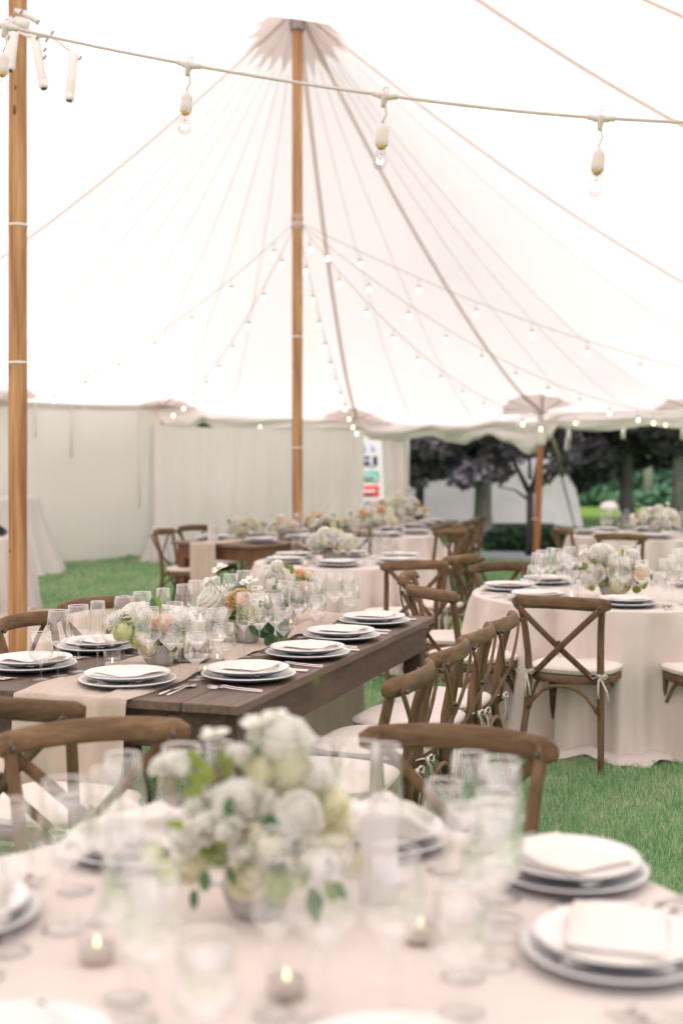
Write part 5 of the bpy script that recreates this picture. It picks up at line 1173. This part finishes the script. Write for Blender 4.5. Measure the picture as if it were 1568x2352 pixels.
rc = [(*px2(x, y, Yr+dy), r, .5) for x, y, dy, r in ((1310, 1000, 0, .9), (1350, 1040, -1, .7), (1400, 1010, 0, .9), (1450, 1020, 1, .8), (1500, 1000, 0, .9), (1550, 1020, .5, .8), (1600, 1000, 0, 1), (1340, 1090, .5, .55), (1390, 1085, 0, .5), (1300, 1060, 0, .5), (1450, 1060, 1, .45), (1520, 1060, .6, .45), (1360, 940, 0, 1.6), (1480, 930, 0, 1.7), (1600, 930, 0, 1.7), (1330, 1120, .5, .3), (1420, 880, 1, 2.2))]
tree((LX(1437, Yr), Yr, 0), 'wide purple-leaf tree with grey trunk beyond the right valance', ([(.1, 0, 0), (0, 0, .6), (0, 0, 1.6), (.1, 0, 3.4)], [.22, .17, .16, .1]), [([(0, 0, 1.5), (-1, 0, 2.1), (-2, 0, 2.4)], [.08, .06, .03]), ([(0, 0, 1.7), (.8, 0, 2.2), (1.7, 0, 2.4)], [.08, .05, .03])], rc, 15000, .20, 44, purple, bark)
tree((LX(1556, 27.5), 27.5, 0), 'grey trunked tree at the far right edge beyond the tent', ([(0, 0, 0), (0, 0, 1), (.05, 0, 3.5)], [.15, .12, .1]), [], [(*px2(1580, 985, 27.5), 1.0, .5), (*px2(1560, 940, 27.5), 1.3, .6), (*px2(1545, 1020, 27.5), .5, .5)], 5000, .18, 45, purple, bark)
tree((LX(1488, 42), 42, 0), 'pale thin trunk far off in the shrubbery at right', ([(0, 0, 0), (0, 0, 3.2), (.1, 0, 6)], [.17, .14, .1]), [], [(LX(1488, 42), 42, 6.0, 1.8, .6)], 2500, .25, 46, dgreen, mat('pale_bark', (.5, .47, .45), .8))
hi = [(x, y, z, 1.9, .6) for x, y, z in ((-1, 25, 6.2), (1, 24.5, 6.6), (3, 24.8, 6.5), (5, 25.2, 6.3), (0, 28, 7), (2.2, 28, 7.2), (4.4, 28, 7), (6.4, 27.5, 6.6), (1, 31, 7.4), (3.6, 31, 7.4), (7.5, 30, 6.8), (-3, 27, 6.4), (2, 26, 8.6), (4.5, 29, 8.6))]
leafcloud(hi, 4500, .42, 47, purple, 'crown', [o for o in sc.objects if o.get('label', '').startswith('thick grey-trunked')][0], (LX(1108, 23.5), 23.5, 0))  # unseen high leaves, added above the marquee to shade it
# hedges & flower beds, dark wood behind
def hedge(label, cs, n, size, seed, m, cat='shrub', name='shrub'):
    t = tag(empty(name, cs[0][:3]), label, cat); leafcloud(cs, n, size, seed, m, 'foliage', t, cs[0][:3], droop=-.2); return t
hedge('blue-green juniper bank behind the far lawn at right', [(LX(x, Yh), Yh, z, r, .7) for x, Yh, z, r in ((1345, 44, .3, .8), (1380, 43, .4, .9), (1420, 44, .5, 1.0), (1460, 45, .6, 1.0), (1500, 44, .7, 1.1), (1540, 44, .7, 1.1), (1590, 44, .7, 1.1), (1630, 44, .7, 1.1), (1360, 45, 0, .7), (1440, 42, .1, .7), (1520, 42, .2, .8), (1570, 42, .2, .8))], 14000, .30, 51, bgreen)
hedge('dark green hedge left of the juniper bank', [(LX(x, 48), 48, z, 1.0, .8) for x, z in ((1330, .5), (1350, .9), (1375, 1.0), (1300, .6), (1265, .5))], 6000, .28, 52, dgreen)
hedge('pale yellow-green shrub bed behind the grey trunks', [(LX(x, 52), 52, z, r, .4) for x, z, r in ((1380, .9, .9), (1410, 1.3, .9), (1445, 1.5, 1.1), (1480, 1.4, 1.1), (1520, 1.0, 1.0))], 5000, .22, 53, lgreen)
hedge('bright yellow flowering bush beyond the dark hedge', [(LX(1312, 50), 50, .75, .38, .8), (LX(1322, 50), 50, .55, .35, .8)], 1200, .14, 54, yellow, 'bush')
hedge('low dark shrub at the foot of the slender tree', [(LX(x, Yh), Yh, .15, .38, .7) for x, Yh in ((1150, 21.5), (1175, 21.3), (1200, 21.6), (1245, 21.2), (1262, 21.4), (1280, 21.8))], 4000, .10, 55, dgreen)
hedge('dark wood closing the view behind the garden', [(LX(x, 75)+0, 75+(x % 7), z, 5.5, 1.1) for x in range(400, 2300, 90) for z in (2, 7, 13)], 26000, 1.0, 56, mat('wood_leaves', (.02, .03, .026), .7, .2, col2=(.055, .075, .06), noise_scale=.3), 'wood', 'dark_wood')['kind'] = 'stuff'
for x, y, Yh in ((1225, 1160, 0, ),): pass
lwn = MB(); lwn.add([(2, 24, .012), (26, 24, .012), (30, 46, .012), (3, 46, .012)], [(0, 1, 2, 3)])
tag(lwn.build('sunny_lawn', mat('bright_lawn', (.10, .20, .035), .9, .1, col2=(.16, .27, .06), noise_scale=2), smooth=False), kind='structure')
sp = MB().lathe([(.001, .05), (.62, .05), (.68, .03), (.70, .0)], 28); tag(sp.build('stone_slab', mat('grey_stone', (.30, .32, .35), .7), loc=(LX(1165, 20.5), 20.4, 0)), 'round flat grey stone slab in the grass left of the slender tree', 'stone')
for px, py, Yh, c in ((1398, 1148, 30, 'pale_rock'),):
    vs = MB().lathe([(.001, .28), (.15, .26), (.28, .16), (.32, .05), (.3, 0)], 10); tag(vs.build('rock', mat(c, (.5, .42, .42), .8), loc=(LX(px, 40), 40, 0)), 'pale pinkish rock on the lawn before the juniper bank', 'rock')
